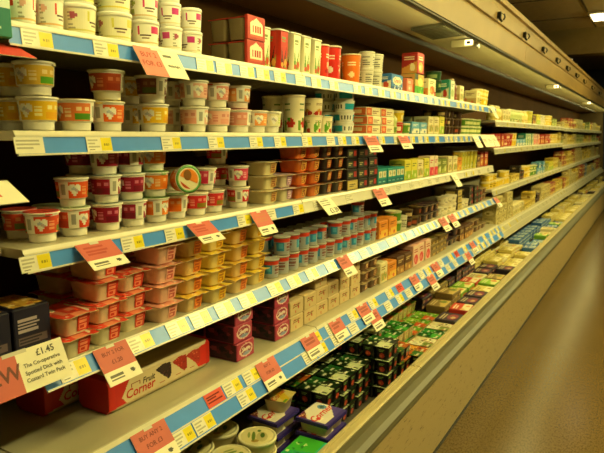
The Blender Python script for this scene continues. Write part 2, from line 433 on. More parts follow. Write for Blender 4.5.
def straw_art():
    a = Art(40, 24, CR)
    for o in (0, .25, .5, .75):
        a.ell(o + .15, .26, .065, .15, 'c8281c').ell(o + .13, .36, .03, .05, '3a8a1c'); a.ell(o + .05, .2, .03, .16, '6a9a2a'); a.lines(o + .05, .62, o + .2, .7, 1, '8a9a70', 1)
        a.lines(o + .06, .76, o + .2, .86, 1, '3a6a2a', 1)
    return a
kind('tall_straw', 'yoghurt_pot', 'yoghurt pot', 'tall cream yoghurt pot with strawberry picture', (.096, .096, .15), tall_pot(.0465, .15, straw_art(), CR, CR))
kind('cup_red', 'yoghurt_pot', 'yoghurt pot', 'cream yoghurt pot with red berries round its foot', (.085, .085, .072), tall_pot(.041, .072, ta('efe4c0', [(.06, .1, .05, .16, 'b8241a'), (.17, .14, .05, .16, 'c8321f'), (.12, .3, .04, .1, 'd8a03a')], '9a7a50'), CR, CR))
kind('cup_leaf', 'yoghurt_pot', 'yoghurt pot', 'cream yoghurt pot with green leaf and red berries', (.085, .085, .072), tall_pot(.041, .072, ta('efe4c0', [(.06, .3, .03, .36, '5a9a24'), (.17, .14, .04, .14, 'c8321f'), (.12, .5, .02, .3, '8ab044')], '9a8a50'), 'dcd8b0', CR))

def sq_tall(base, hot, green, h=.148, w=.078):
    def parts():
        b = MB(); b.loft([(w*.82, w*.82, .012, 0), (w*.84, w*.84, .012, .003), (w*.96, w*.96, .014, h*.95), (w, w, .015, h*.955), (w, w, .015, h*.965)], base)
        s = MB()
        a = Art(20, 30, base).lines(.15, .72, .85, .88, 2, '7a8a4a', 3).poly([(.03, .03), (.15, .62), (.42, .05)], green).poly([(.3, .03), (.85, .62), (.66, .04)], green).poly([(.6, .03), (.97, .4), (.9, .03)], '86a83a').ell(.72, .16, .22, .1, hot).ell(.25, .1, .2, .08, hot)
        for k in range(4):
            c, n = cos(k*pi/2), sin(k*pi/2)
            def R(x, y, z): return (x*c - y*n, x*n + y*c, z)
            f0, f1 = w*.84/2, w*.955/2; q0, q1 = f0 - .012, f1 - .012
            s.art_quad(a, R(-q0, -f0, .006), R(q0, -f0, .006), R(q1, -f1, h*.94), R(-q1, -f1, h*.94))
        l = MB(); l.loft([(w*1.02, w*1.02, .016, h*.96), (w*1.03, w*1.03, .016, h*.975), (w*1.0, w*1.0, .015, h), (w*.85, w*.85, .012, h*.995)], 'c8c4b0')
        return [('pot', b, PL, None), ('printed_face', s, PL, 0), ('lid', l, FO, 0)]
    return parts
kind('leaf_tall', 'yoghurt_carton', 'yoghurt carton', 'tall cream square pot with green leaves and berries', (.081, .081, .148), sq_tall('ece4bc', 'c84a2a', '5a9422'))
kind('red_tall', 'yoghurt_carton', 'yoghurt carton', 'tall red square pot with dark banner', (.081, .081, .148), sq_tall('c42a1a', 'e0a040', '4a1410'))
kind('yel_tall', 'yoghurt_carton', 'yoghurt carton', 'tall yellow green square carton', (.081, .081, .14), sq_tall('d8cc50', 'e8e0a8', '7a9a24', .14))

def tray_pot(body, foil, lab, sec, w=.086, d=.122, h=.0565):
    def parts():
        b = MB(); b.loft([(w*.74, d*.78, .012, 0), (w*.78, d*.82, .014, .003), (w*.92, d*.93, .016, h*.9), (w*.98, d*.98, .018, h*.93), (w*.98, d*.98, .018, h*.96)], body)
        s = MB(); a = Art(22, 12, lab).lines(.12, .5, .8, .85, 2, sec, 2).rect(.15, .12, .8, .4, sec).rect(.25, .18, .6, .34, lab)
        t0, t1 = .08, .92; y0, y1 = -d*.82/2 - .0022, -d*.93/2 - .0012
        s.art_quad(a, (-.002, y0 - (y0-y1)*-t0, h*.12), (w*.36, y0 - (y0-y1)*-t0, h*.12), (w*.42, y1, h*.86), (-.002, y1, h*.86))
        l = MB(); e = .0095
        q = random.Random(hash(foil) & 255)
        n = 6; G = [[(-w/2 - e + (w + 2*e) * i/n, -d/2 - e + (d + 2*e) * j/n, h*.965 + (q.uniform(-.001, .0022) if 0 < i < n and 0 < j < n else q.uniform(-.003, .001))) for i in range(n+1)] for j in range(n+1)]
        pal = [foil] * 7 + [sec]
        for j in range(n):
            for i in range(n): l.face([G[j][i], G[j][i+1], G[j+1][i+1], G[j+1][i]], q.choice(pal))
        for i in range(n):
            l.face([(G[0][i][0], G[0][i][1], G[0][i][2] - .0016), (G[0][i+1][0], G[0][i+1][1], G[0][i+1][2] - .0016), G[0][i+1], G[0][i]], 'd8c8a0')
            l.face([G[i][0], G[i+1][0], (G[i+1][0][0], G[i+1][0][1], G[i+1][0][2] - .0016), (G[i][0][0], G[i][0][1], G[i][0][2] - .0016)], 'd8c8a0')
        return [('tray', b, PL, None), ('printed_panel', s, PL, 0), ('foil_lid', l, FO, 0)]
    return parts
TS = (.106, .141, .0583)
kind('tr_red', 'yoghurt_tray', 'yoghurt tray', 'cream yoghurt tray under red foil lid', TS, tray_pot('f2e8c6', 'e2432f', 'cc2c20', 'f0906c'))
kind('tr_pink', 'yoghurt_tray', 'yoghurt tray', 'pale pink yoghurt tray under pink foil lid', TS, tray_pot('f2cdb8', 'f0a68e', 'e8a890', 'b84a4a'))
kind('tr_or', 'yoghurt_tray', 'yoghurt tray', 'gold-lidded yoghurt tray with orange panel', TS, tray_pot('f0d298', 'f2c648', 'e0802a', 'b04a18'))
kind('tr_yel', 'yoghurt_tray', 'yoghurt tray', 'yellow-lidded yoghurt tray with yellow panel', TS, tray_pot('f2de96', 'f2d23e', 'e4b428', 'a8641c'))
TQ = dict(w=.088, d=.1, h=.052); TS = (.105, .117, .0535)
kind('tr_wh', 'dessert_tray', 'dessert tray', 'clear cream square dessert cup with paper rim', TS, tray_pot('e6dcb0', 'd8c8a0', 'c8a060', '8a4a2a', **TQ))
kind('tr_pur', 'dessert_tray', 'dessert tray', 'cream square dessert cup with lilac rim', TS, tray_pot('e2d6b4', 'b8a0b8', '9a6a8a', 'e0c0c8', **TQ))
kind('tr_orange', 'dessert_tray', 'dessert tray', 'orange square dessert cup', TS, tray_pot('dc742a', 'e0602a', 'e0a850', '7a2a14', **TQ))
kind('tr_blk', 'dessert_tray', 'dessert tray', 'black square dessert cup with gold print', TS, tray_pot('2a1c16', '4a2a1c', 'a8442a', 'd0b060', **TQ))
kind('tr_dark', 'dessert_tray', 'dessert tray', 'dark plum dessert cup under foil', TS, tray_pot('2c1a20', '3a2438', '6a2030', 'c0a070', **TQ))
kind('tr_brn', 'dessert_tray', 'dessert tray', 'brown twin dessert tray', TS, tray_pot('6a4a30', 'a08860', '8a3a24', 'd0b880', **TQ))

def carton(w, d, h, base, front, side=None, top=None, flap=True):
    """a card box: front art on the -y face, side art on the -x face and +x face"""
    def parts():
        b = MB(); r = min(.003, w*.1)
        b.loft([(w - 2*r, d - 2*r, r, 0), (w, d, r*1.2, r), (w, d, r*1.2, h - r), (w - 2*r, d - 2*r, r, h)], base, 2, sm=False)
        if flap:   # folded closing flap along the top and its cut edge
            b.box(-w/2 + .004, w/2 - .004, -d/2 + .004, -d/2 + d*.45, h, h + .0009, base)
        fs = front() if callable(front) else front
        s = MB(); e = .003
        s.art_quad(fs, (-w/2 + e, -d/2, e), (w/2 - e, -d/2, e), (w/2 - e, -d/2, h - e), (-w/2 + e, -d/2, h - e))
        out = [('carton', b, CD, None), ('printed_front', s, CD, 0)]
        if side:
            sd = side() if callable(side) else side
            t = MB(); t2 = MB()
            t.art_quad(sd, (-w/2, d/2 - e, e), (-w/2, -d/2 + e, e), (-w/2, -d/2 + e, h - e), (-w/2, d/2 - e, h - e))
            t2.art_quad(sd, (w/2, -d/2 + e, e), (w/2, d/2 - e, e), (w/2, d/2 - e, h - e), (w/2, -d/2 + e, h - e))
            out.append(('printed_side', t, CD, 0)); out.append(('printed_side', t2, CD, 0))
        if top:
            u = MB(); tp = top() if callable(top) else top
            u.art_quad(tp, (-w/2 + e, -d/2 + e, h + .001), (w/2 - e, -d/2 + e, h + .001), (w/2 - e, d/2 - e, h + .001), (-w/2 + e, d/2 - e, h + .001))
            out.append(('printed_top', u, CD, 0))
        return out
    return parts
def pack(key, desc, w, d, h, base, front, side=None, top=None, name='food_carton', cat='carton'):
    kind(key, name, cat, desc, (w + .004, d + .004, h + .0012), carton(w, d, h, base, front, side, top))
def gen_art(base, a1, a2, txt, seed=1, w=22, h=18):
    q = random.Random(seed); a = Art(w, h, base)
    k = seed % 4
    if k == 0: a.ell(.5, .3, .36, .26, a1).ell(.42, .28, .14, .12, a2)
    elif k == 1: a.rect(0, 0, 1, .42, a1); a.spots(.1, .1, .9, .4, 5, .09, [a2, a1], seed)
    elif k == 2: a.poly([(0, 0), (1, 0), (1, .6), (0, .25)], a1).ell(.7, .3, .17, .2, a2)
    else: a.rect(.1, .1, .9, .5, a1).spots(.2, .15, .8, .45, 4, .1, [a2], seed)
    a.lines(.12, .62, .85, .9, 2, txt, seed)
    return a
pack('green_pack', 'green and white wrapped dairy pack', .12, .10, .13, '1f9a58', Art(20, 26, '1fa45c').poly([(.2, .95), (1, .75), (1, .35), (.5, .2)], 'dff0e0').spots(.1, .05, .9, .4, 7, .05, ['e8f4e0', '0f6a48', '1f7fa0'], 2).rect(0, 0, 1, .45, '177a6a').spots(.1, .05, .9, .4, 6, .05, ['e8f4e0', 'c8e0d0'], 4))
pack('blue_multi', 'blue dessert multipack with red lettering', .17, .10, .082, '2a6ab0', Art(34, 16, '2f78b8').ell(.5, .6, .42, .3, 'e8e0c0').rect(0, 0, 1, .2, '1a4a8a').spots(.1, .05, .9, .25, 6, .04, ['d8e0e8']).text('Crunch', .5, .6, .032, 'c8281c'), gen_art('2f6aa8', 'e0d8b8', 'c84a2a', 'f0e8d0', 2))
pack('pink_small', 'salmon pink dessert carton', .095, .09, .075, 'd87050', gen_art('dc7858', 'e8a080', 'f0d8b0', 'f0e0c8', 4))
pack('pk_greenred', 'green based carton with orange picture', .16, .09, .115, '6a7a2a', Art(24, 18, 'd0a848').rect(0, 0, 1, .4, '4aa81e').ell(.6, .6, .3, .22, 'd8d870').rect(.02, .72, .35, .98, '26281a').spots(.1, .05, .9, .35, 6, .06, ['2f8a14', '7ac82a']), gen_art('c89048', 'd05a24', 'e8d890', '3a2a18', 1))
pack('pk_wo', 'white carton with orange fruit picture', .13, .09, .105, 'e4dcae', Art(20, 18, 'e6dfb2').ell(.5, .34, .34, .26, 'd8722a').ell(.35, .3, .14, .12, 'e8b050').lines(.15, .68, .85, .92, 2, '7a8a3a').rect(.8, 0, 1, .3, 'b8301e'), gen_art('e0d8a8', 'd88a3a', 'c84a24', '5a6a2a', 1))
pack('pk_teal', 'teal and white carton', .12, .09, .13, '2a8a70', Art(20, 20, 'dfe0c0').rect(0, 0, .3, 1, '1f7a64').ell(.62, .35, .28, .22, 'a8b878').lines(.38, .66, .9, .9, 2, '3a6a5a'), gen_art('2a8468', 'd8d8b0', 'b8301e', 'e0e0c0', 2))
pack('pk_teal2', 'teal dessert twin pack with white windows', .12, .11, .082, '138a86', Art(24, 16, '128c86').rect(.08, .45, .44, .88, 'dcd6b0').rect(.56, .45, .92, .88, 'dcd6b0').ell(.26, .66, .1, .14, 'a89a6a').ell(.74, .66, .1, .14, 'a89a6a').rect(0, 0, 1, .32, '0f6a74').lines(.1, .08, .45, .24, 1, '9ad0c8').lines(.56, .08, .92, .24, 1, '9ad0c8'), Art(12, 14, '0f7a74').rect(.1, .4, .8, .85, 'c8c8a0'))
pack('pk_yg', 'yellow and green carton', .1, .1, .115, 'd8cc3c', gen_art('dccf48', '9ab82a', 'e8e4b0', '6a7a1c', 1), gen_art('d0c440', 'e8e0a0', '7a9a1c', '5a6a1c', 2))
pack('pk_pkw', 'pink and white carton', .1, .1, .125, 'e0a898', gen_art('e8c8b0', 'd83a44', 'e88a80', 'b02a34', 0), gen_art('e0a890', 'd8d0a8', 'c83a3a', '8a2a24', 2))
pack('pk_cream', 'cream carton with pale print', .1, .1, .11, 'dccf9c', gen_art('e2d6a4', 'c8a860', '8a9a4a', '8a6a3a', 3), gen_art('d8ca94', 'b89a58', 'c86a3a', '7a5a34', 1))
pack('pk_red', 'red carton with gold picture', .11, .1, .12, 'a8241a', gen_art('b82a1e', 'd8a040', 'e8d8a0', 'f0e0b0', 0), gen_art('9a2218', 'c88a38', 'e8d8a0', 'e8d0a0', 2))
pack('pk_brown', 'brown carton with gold print', .11, .1, .1, '5a3a24', gen_art('5e3c26', 'a8763a', 'd8b870', 'd8c080', 1), gen_art('4a301e', '8a5a30', 'c89a50', 'c8b080', 3))
pack('pk_dark', 'near black carton with gold label', .11, .11, .048, '1c1412', Art(22, 10, '1e1614').rect(.1, .15, .55, .85, '3a4a34').rect(.62, .2, .92, .8, 'a82a24').lines(.14, .3, .5, .7, 2, 'c8b880'), Art(16, 10, '241a16').rect(.3, .2, .7, .8, '4a3a28').lines(.34, .3, .66, .7, 2, 'b8a070'))
pack('pk_gold', 'black and gold low dessert carton', .12, .11, .048, '3a2a18', Art(22, 10, 'b8a050').rect(.1, .15, .9, .85, 'c8b468').lines(.2, .3, .8, .7, 2, '3a2a18'), Art(16, 10, '3a2c1a').rect(.2, .2, .8, .8, 'b09a50'))
pack('pk_mag', 'white bottle-shaped pink printed carton', .08, .08, .125, 'e0c8b0', gen_art('e6d4b8', 'd8304a', 'e88a90', 'c83a54', 1), gen_art('e0ccb0', 'c83a4a', 'e0a0a0', 'b03a4a', 0))
pack('pk_olive', 'olive green carton', .11, .1, .1, '6f7a2a', gen_art('78842e', 'a8b04a', 'd8d8a0', 'e0dca0', 2), gen_art('626c26', '98a044', 'd8d090', 'd8d090', 0))
pack('pk_blue', 'dark blue carton with white panel', .13, .1, .06, '22407a', gen_art('284a88', 'd8d4b8', '7a9ac0', 'e8e4d0', 3), gen_art('22407a', 'c8c8b0', '5a7ab0', 'd8d8c0', 1))
pack('pk_lblue', 'sky blue carton with white band', .13, .1, .07, '5a9ac0', gen_art('62a2c6', 'e4e0c8', '2a6a9a', 'f0ecd8', 1), gen_art('5a98bc', 'e0dcc4', '2a5a8a', 'e8e4d0', 3))
pack('or_flat', 'low white pack with orange end', .17, .11, .042, 'e2d8b0', Art(30, 8, 'e6dcb4').rect(0, 0, .36, 1, 'd85a24').ell(.18, .5, .1, .3, 'e8a060').lines(.45, .25, .9, .75, 2, '8a5a3a'), Art(14, 8, 'd2622c').rect(.3, .2, .8, .8, 'e8c890'))
pack('choc_box', 'pink dessert box with swirl badge', .104, .13, .063, 'a83a54', Art(34, 18, 'b43a58').ell(.52, .5, .4, .42, 'e8c8c0').ell(.52, .52, .33, .34, '9a2a4a').poly([(.2, .4), (.4, .62), (.7, .66), (.82, .5), (.6, .5), (.4, .42)], 'ecd8d0').ell(.55, .28, .24, .1, '8a9ac0').text('Shape', .52, .56, .022, 'f0e4d8', True, .2), Art(22, 14, '4a2030').spots(.1, .1, .9, .9, 9, .09, ['1c1018', '7a2438', 'a04050', '2a1824'], 6))
pack('cream_red', 'cream dessert box with red fruit print', .104, .12, .062, 'c8ae7e', Art(30, 16, 'd2ba8a').spots(.1, .15, .9, .8, 6, .05, ['b83a2a', 'c85a3a', '8a9a4a'], 5).lines(.2, .55, .8, .8, 2, '7a3a24'), Art(18, 12, 'bfa676').spots(.1, .2, .9, .8, 5, .06, ['b04030', 'a8804a'], 2))
pack('or_stand', 'orange and yellow dessert pack', .12, .1, .095, 'd8842a', gen_art('de8c2e', 'e8b848', 'c84a1c', '8a3a14', 1), gen_art('c8742a', 'e0b050', 'b84a1c', '6a2a14', 3))
def navy_front():
    a = Art(44, 40, '1c1a34')
    a.rect(.04, .0, .96, .26, '8a6428').spots(.06, .02, .94, .22, 26, .05, ['b88a38', '6a4618', 'c8a04a', '4a3012'], 8)
    a.rect(.42, .27, .62, .31, 'd8c890'); a.lines(.1, .62, .9, .86, 4, 'b8a8b0', 4); a.rect(.1, .42, .9, .54, '6a5a60'); a.lines(.12, .43, .88, .53, 2, '2a2438', 3)
    return a
def navy_top():
    a = Art(26, 30, '1c1a34'); a.rect(.06, .06, .94, .94, 'c89a3a'); a.spots(.08, .08, .92, .92, 40, .06, ['e0b850', 'a8742a', 'e8d090', 'b85a24', '8a5a20'], 9); a.rect(.35, 0, .65, .06, 'd8c890'); return a
kind('navy_box', 'noodle_box', 'box', 'navy meal box with noodle picture', (.1, .142, .156), carton(.096, .138, .154, '1a1830', navy_front, Art(20, 20, '1c1a34').rect(0, 0, 1, .26, '7a5824').lines(.15, .5, .8, .8, 4, '8a7a90'), navy_top, False))
def fruit_front():
    a = Art(120, 30, 'd8c49c')
    a.rect(0, 0, .06, 1, 'c4221c'); a.poly([(.02, 1), (.14, 1), (.06, .3), (.1, 0), (0, 0)], 'c4221c'); a.rect(.93, 0, 1, 1, 'd0261c'); a.poly([(.84, .5), (.92, .98), (1, 1), (1, 0), (.9, .0)], 'd62a1e')
    for u, c1, c2 in ((.50, '2c1a1c', ['120c10', '5a2a30', '3a2026']), (.685, 'a8241c', ['c83a2a', '8a1a16', 'd85a40']), (.85, 'b83226', ['d0402c', '9a2418', 'e07a50'])):
        a.poly([(u - .1, .84), (u - .02, .97), (u + .06, .93), (u + .075, .75), (u + .07, .25), (u + .04, .16)], c1)
        for k in range(26):
            q = rnd.random(); x = u - .09 + .155 * rnd.random(); y = .25 + .65 * q
            if x > u - .1 + (.86 - y) * .2 + .012 and x < u + .066: a.ell(x, y, .008, .034, rnd.choice(c2))
        a.lines(u - .06, .1, u + .03, .2, 1, 'b04a3a')
    a.rect(.15, .56, .24, .72, '8a2a24'); a.rect(.155, .58, .235, .7, 'd8c49c')
    a.text('Fruit', .33, .62, .026, '3a2a20', True, .2).text('Corner', .245, .32, .038, 'c8281c', True, .15)
    return a
def fruit_pack():
    w, d, h = .43, .13, .1
    b = MB(); b.loft([(w - .03, d - .03, .01, 0), (w - .008, d - .008, .016, .006), (w, d, .02, .016), (w, d, .02, h - .016), (w - .008, d - .008, .016, h - .006), (w - .03, d - .03, .01, h)], 'd2bc92')
    s = MB(); s.art_quad(fruit_front(), (-w/2 + .02, -d/2, .016), (w/2 - .02, -d/2, .016), (w/2 - .02, -d/2, h - .016), (-w/2 + .02, -d/2, h - .016))
    ends = []
    for sx in (-1, 1):
        e = MB(); R = []
        for k in range(5):
            t = k / 4; x = sx * (w/2 - .022 + .024 * sin(t * pi/2)); q = 1.008 - .05 * t * t
            R.append([(x, (d/2) * q * cos(a) * min(1, 1.25), h/2 + (h/2) * q * sin(a)) for a in ()] or [(x, y * q, h/2 + (z - h/2) * q) for (y, z) in ((-d/2, .014), (-d/2, h - .014), (-d/2 + .016, h), (d/2 - .016, h), (d/2, h - .014), (d/2, .014), (d/2 - .016, 0), (-d/2 + .016, 0))])
        if sx > 0: R = [list(reversed(r)) for r in R]
        e.rings(R, 'cc281c', sm=False, cap0=False); ends.append(('red_end', e, CD, 0))
    return [('wrapper', b, CD, None), ('printed_front', s, CD, 0)] + ends
kind('fruit_pack', 'yoghurt_multipack', 'multipack', 'long cream fruit yoghurt multipack with red ends', (.436, .135, .101), fruit_pack)
def grey_twin():
    w, d, h = .105, .17, .08
    c = MB(); c.loft([(w, .012, .002, 0), (w, .012, .002, h)], 'b02a1a', 2, cy=-d/2 + .006, sm=False); c.box(-w/2, w/2, -d/2, d/2, h*.90, h*.93, 'a82818')
    s = MB(); a = Art(30, 20, 'b42c1c').poly([(.14, .2), (.86, .2), (.86, .7), (.5, .95), (.14, .7)], 'e8dcb8').rect(.14, .12, .86, .2, 'c84a2a').rect(.22, .3, .78, .62, 'f0e6c8')
    for k in range(4): a.rect(.26 + k*.14, .32, .35 + k*.14, .6, 'b8341e')
    s.art_quad(a, (-w/2 + .002, -d/2, .002), (w/2 - .002, -d/2, .002), (w/2 - .002, -d/2, h - .002), (-w/2 + .002, -d/2, h - .002))
    out = [('card_sleeve', c, CD, None), ('printed_front', s, CD, 0)]
    for j in range(2):
        for i in (-1, 1):
            p = MB(); p.loft([(.036, .056, .008, 0), (.04, .06, .009, .004), (.047, .07, .01, h*.82), (.05, .074, .012, h*.85), (.05, .074, .012, h*.88)], '7c6a48', cx=i*.0262, cy=-d/2 + .053 + j*.078)
            out.append(('brown_pot', p, PL, 0))
    return out
kind('grey_twin', 'dessert_multipack', 'multipack', 'brown pudding pots in a red card sleeve', (.11, .176, .081), grey_twin)
def clear_pot():
    r, h = .0352, .078
    b = MB(); b.lathe([(r*.8, .001), (r*.84, 0), (r*.86, .004), (r*.93, h*.88), (r, h*.89), (r, h*.91)], 'b4b6b2', 18)
    s = MB(); a = Art(36, 12, 'a4a8aa')
    for o in (0, .5):
        a.rect(o, .78, o + .5, 1, 'c83a24'); a.rect(o + .04, .2, o + .2, .74, '2a86b8'); a.ell(o + .12, .5, .05, .18, '5ab0d0'); a.lines(o + .24, .15, o + .46, .68, 4, '7a4a44', 3); a.rect(o + .215, 0, o + .228, .78, 'e8e4d8')
    s.art_cone(a, r*.868 + .0005, h*.1, r*.93 + .0008, h*.87, 1)
    l = MB(); l.lathe([(r*1.0, h*.9), (r*1.05, h*.915), (r*1.05, h*.94), (r*.98, h*.965), (r*.9, h*.955), (.005, h*.955)], 'bcbab0', 18)
    return [('pot', b, PL, None), ('printed_band', s, PL, 0), ('lid', l, PL, 0)]
kind('clear_pot', 'drinking_yoghurt_pot', 'yoghurt pot', 'grey pot with blue badge and red rim', (.0745, .0745, .0765), clear_pot)
def bottle(base, capc, lab, r=.035, h=.14):
    def parts():
        b = MB(); b.lathe([(r*.85, .001), (r*.95, 0), (r, .006), (r, h*.3), (r*.9, h*.38), (r, h*.5), (r*.98, h*.66), (r*.6, h*.8), (r*.42, h*.86), (r*.42, h*.9)], base, 18)
        s = MB(); s.art_cone(Art(24, 10, lab).spots(0, .1, 1, .6, 8, .06, ['e8d8b0', 'c84a2a']).lines(.1, .65, .4, .9, 1, 'e8dcc0').lines(.6, .65, .9, .9, 1, 'e8dcc0'), r + .0006, h*.06, r + .0006, h*.28)
        c = MB(); c.lathe([(r*.46, h*.88), (r*.5, h*.89), (r*.5, h*.985), (r*.44, h), (.004, h)], capc, 16)
        return [('bottle', b, PL, None), ('printed_band', s, PL, 0), ('cap', c, PL, 0)]
    return parts
kind('bot_brown', 'drink_bottle', 'bottle', 'brown dairy drink bottle', (.09, .09, .15), bottle('7a4a2c', 'b0906a', '8a3a24', .043, .15))
kind('bot_white', 'drink_bottle', 'bottle', 'white dairy drink bottle with pink label', (.075, .075, .13), bottle('e2d4b4', 'd8a890', 'd84a5a', .036, .13))
kind('bot_yel', 'drink_bottle', 'bottle', 'pale yellow dairy drink bottle', (.075, .075, .13), bottle('dccb7c', 'e8dca0', 'b8a03a', .036, .13))
kind('bot_green', 'drink_bottle', 'bottle', 'pale green dairy drink bottle', (.075, .075, .125), bottle('b8c078', 'e0dcb0', '6a8a2a', .036, .125))
def four_pack(body, film, spot, lab='2a2a1a'):
    def parts():
        g = .0665; h = .062
        base = MB(); base.loft([(.133, .133, .008, h*.955), (.135, .135, .009, h*.965), (.135, .135, .009, h*.975)], body)
        out = [('rim_web', base, PL, None)]
        a = Art(16, 16, body).ell(.5, .26, .3, .24, spot[0]).ell(.38, .22, .13, .12, spot[1]).lines(.18, .58, .85, .85, 2, spot[2], 3)
        for i in (-1, 1):
            for j in (-1, 1):
                p = MB(); p.loft([(.05, .05, .008, 0), (.053, .053, .009, .003), (.0625, .0625, .01, h*.955)], body, cx=i*g/2, cy=j*g/2)
                f0, f1 = .0265, .03125
                if j < 0: p.art_quad(a, (i*g/2 - .02, -g/2 - f0 - .0005, .006), (i*g/2 + .02, -g/2 - f0 - .0005, .006), (i*g/2 + .024, -g/2 - f1, h*.93), (i*g/2 - .024, -g/2 - f1, h*.93))
                if i < 0: p.art_quad(a, (-g/2 - f0 - .0005, j*g/2 + .02, .006), (-g/2 - f0 - .0005, j*g/2 - .02, .006), (-g/2 - f1, j*g/2 - .024, h*.93), (-g/2 - f1, j*g/2 + .024, h*.93))
                out.append(('pot', p, PL, 0))
        q = random.Random(len(film) + 5); t = MB(); ar = Art(24, 24, film[0])
        for qx in (0, .5):
            for qy in (0, .5):
                ar.rect(qx, qy, qx + .5, qy + .5, q.choice((film[0], film[0], film[2], film[3])))
                ar.spots(qx, qy, qx + .5, qy + .5, 9, .045, film + ['2a2418'], int(qx*2 + qy*4) + 4); ar.lines(qx + .08, qy + .2, qx + .4, qy + .32, 1, 'd8d4b8', 3)
        t.art_quad(ar, (-.067, -.067, h*.98), (.067, -.067, h*.98), (.067, .067, h*.98), (-.067, .067, h*.98))
        out.append(('foil_top', t, FO, 0))
        return out
    return parts
FS = (.137, .137, .0625)
kind('four_blk', 'yoghurt_four_pack', 'yoghurt pack', 'black four-pot yoghurt pack with red fruit', FS, four_pack('15140f', ['1f5a24', 'd8d8b0', '14280f', 'c8d0a0'], ('b8402a', 'd86a3a', '8ab060')))
kind('four_yel', 'yoghurt_four_pack', 'yoghurt pack', 'black four-pot yoghurt pack with golden lid', FS, four_pack('1a160e', ['d8942a', 'e8d080', 'b85a1c', '2f6a24'], ('c84a28', 'e08a40', '9ab060')))
kind('four_green', 'yoghurt_four_pack', 'yoghurt pack', 'cream four-pot yoghurt pack with green-white lid', FS, four_pack('b8a06a', ['2a8a2c', 'e0e0c0', '1a5a1e', '4aa83a'], ('8a9a3a', 'c8b060', '5a6a2a')))
kind('four_lime', 'yoghurt_four_pack', 'yoghurt pack', 'cream four-pot yoghurt pack with lime lid', FS, four_pack('c0a86c', ['8ac02a', 'e0d890', '5a9a1e', 'd85a2a'], ('9aa83a', 'd8c060', '5a6a2a')))
kind('four_white', 'yoghurt_four_pack', 'yoghurt pack', 'cream four-pot yoghurt pack with pale lid', FS, four_pack('b89a60', ['d8cc98', 'b8503a', 'e8e0b8', '7a8a3a'], ('b8503a', 'd88a5a', '7a5a3a')))
def corner_tray(rimc, topart):
    def parts():
        w, d, h = .15, .135, .05
        s = MB(); s.loft([(w, d, .004, h), (w, d, .004, h + .0012)], rimc, 2, sm=False); s.box(-w/2, w/2, -d/2, -d/2 + .001, h - .012, h, rimc); s.box(-w/2, -w/2 + .001, -d/2, d/2, h - .012, h, rimc)
        t = MB(); t.art_quad(topart(), (-w/2 + .003, -d/2 + .003, h + .0012), (w/2 - .003, -d/2 + .003, h + .0012), (w/2 - .003, d/2 - .003, h + .0012), (-w/2 + .003, d/2 - .003, h + .0012))
        out = [('card_sleeve', s, CD, None), ('printed_top', t, CD, 0)]
        for i in (-1, 1):
            p = MB(); p.loft([(.05, .1, .01, 0), (.054, .106, .012, .003), (.064, .12, .014, h*.93), (.068, .125, .014, h*.97)], 'd8c896', cx=i*.0352); out.append(('cup', p, PL, 0))
        return out
    return parts
def corner_art():
    a = Art(40, 40, 'd8d0c0'); a.rect(0, 0, 1, .1, '3a2a7a').rect(0, .1, .06, 1, '3a2a7a'); a.poly([(.5, .1), (1, .1), (1, .5)], '4a3a8a'); a.poly([(.06, .7), (.4, 1), (.06, 1)], '7a2a24'); a.spots(.08, .8, .35, .98, 9, .03, ['c86a3a', '5a1a18', 'e0b080'], 3)
    a.rect(.1, .3, .3, .55, 'e8e0c8').rect(.14, .36, .26, .48, 'c8281c'); a.ell(.82, .7, .12, .14, '5a8ab8').ell(.82, .7, .06, .07, '2a4a3a')
    a.text('Corner', .5, .5, .046, 'd02a1c', True, .4); return a
kind('corner', 'yoghurt_twin_tray', 'yoghurt tray', 'purple-edged twin yoghurt tray with red lettering', (.154, .139, .0525), corner_tray('33277a', corner_art))
def yellow_top():
    w, h = .1, .05
    b = MB(); b.loft([(w*.72, w*.72, .016, 0), (w*.76, w*.76, .018, .004), (w*.93, w*.93, .02, h*.92), (w, w, .022, h*.95), (w, w, .022, h*.98)], 'cbbb8c')
    a = Art(30, 30, 'dcc878').poly([(0, 0), (.4, 0), (1, .7), (1, 1), (.75, 1)], 'e0bc2a').poly([(0, .55), (.5, 1), (0, 1)], '8a6a3a').spots(.05, .75, .3, .95, 8, .04, ['c83a24', '6a4a28'], 2).rect(.05, .02, .3, .14, '6aa02a')
    a.text('Corner', .48, .5, .034, 'c8341c', True, .5)
    l = MB(); l.art_quad(a, (-w/2, -w/2, h), (w/2, -w/2, h), (w/2, w/2, h + .003), (-w/2, w/2, h + .001)); l.face([(-w/2, -w/2, h - .001), (-w/2, w/2, h), (w/2, w/2, h + .002), (w/2, -w/2, h - .001)], 'c8c0a0')
    return [('cup', b, PL, None), ('foil_lid', l, FO, 0)]
kind('yellow_top', 'yoghurt_cup', 'yoghurt cup', 'square yoghurt cup under yellow lettered lid', (.104, .104, .0535), yellow_top)
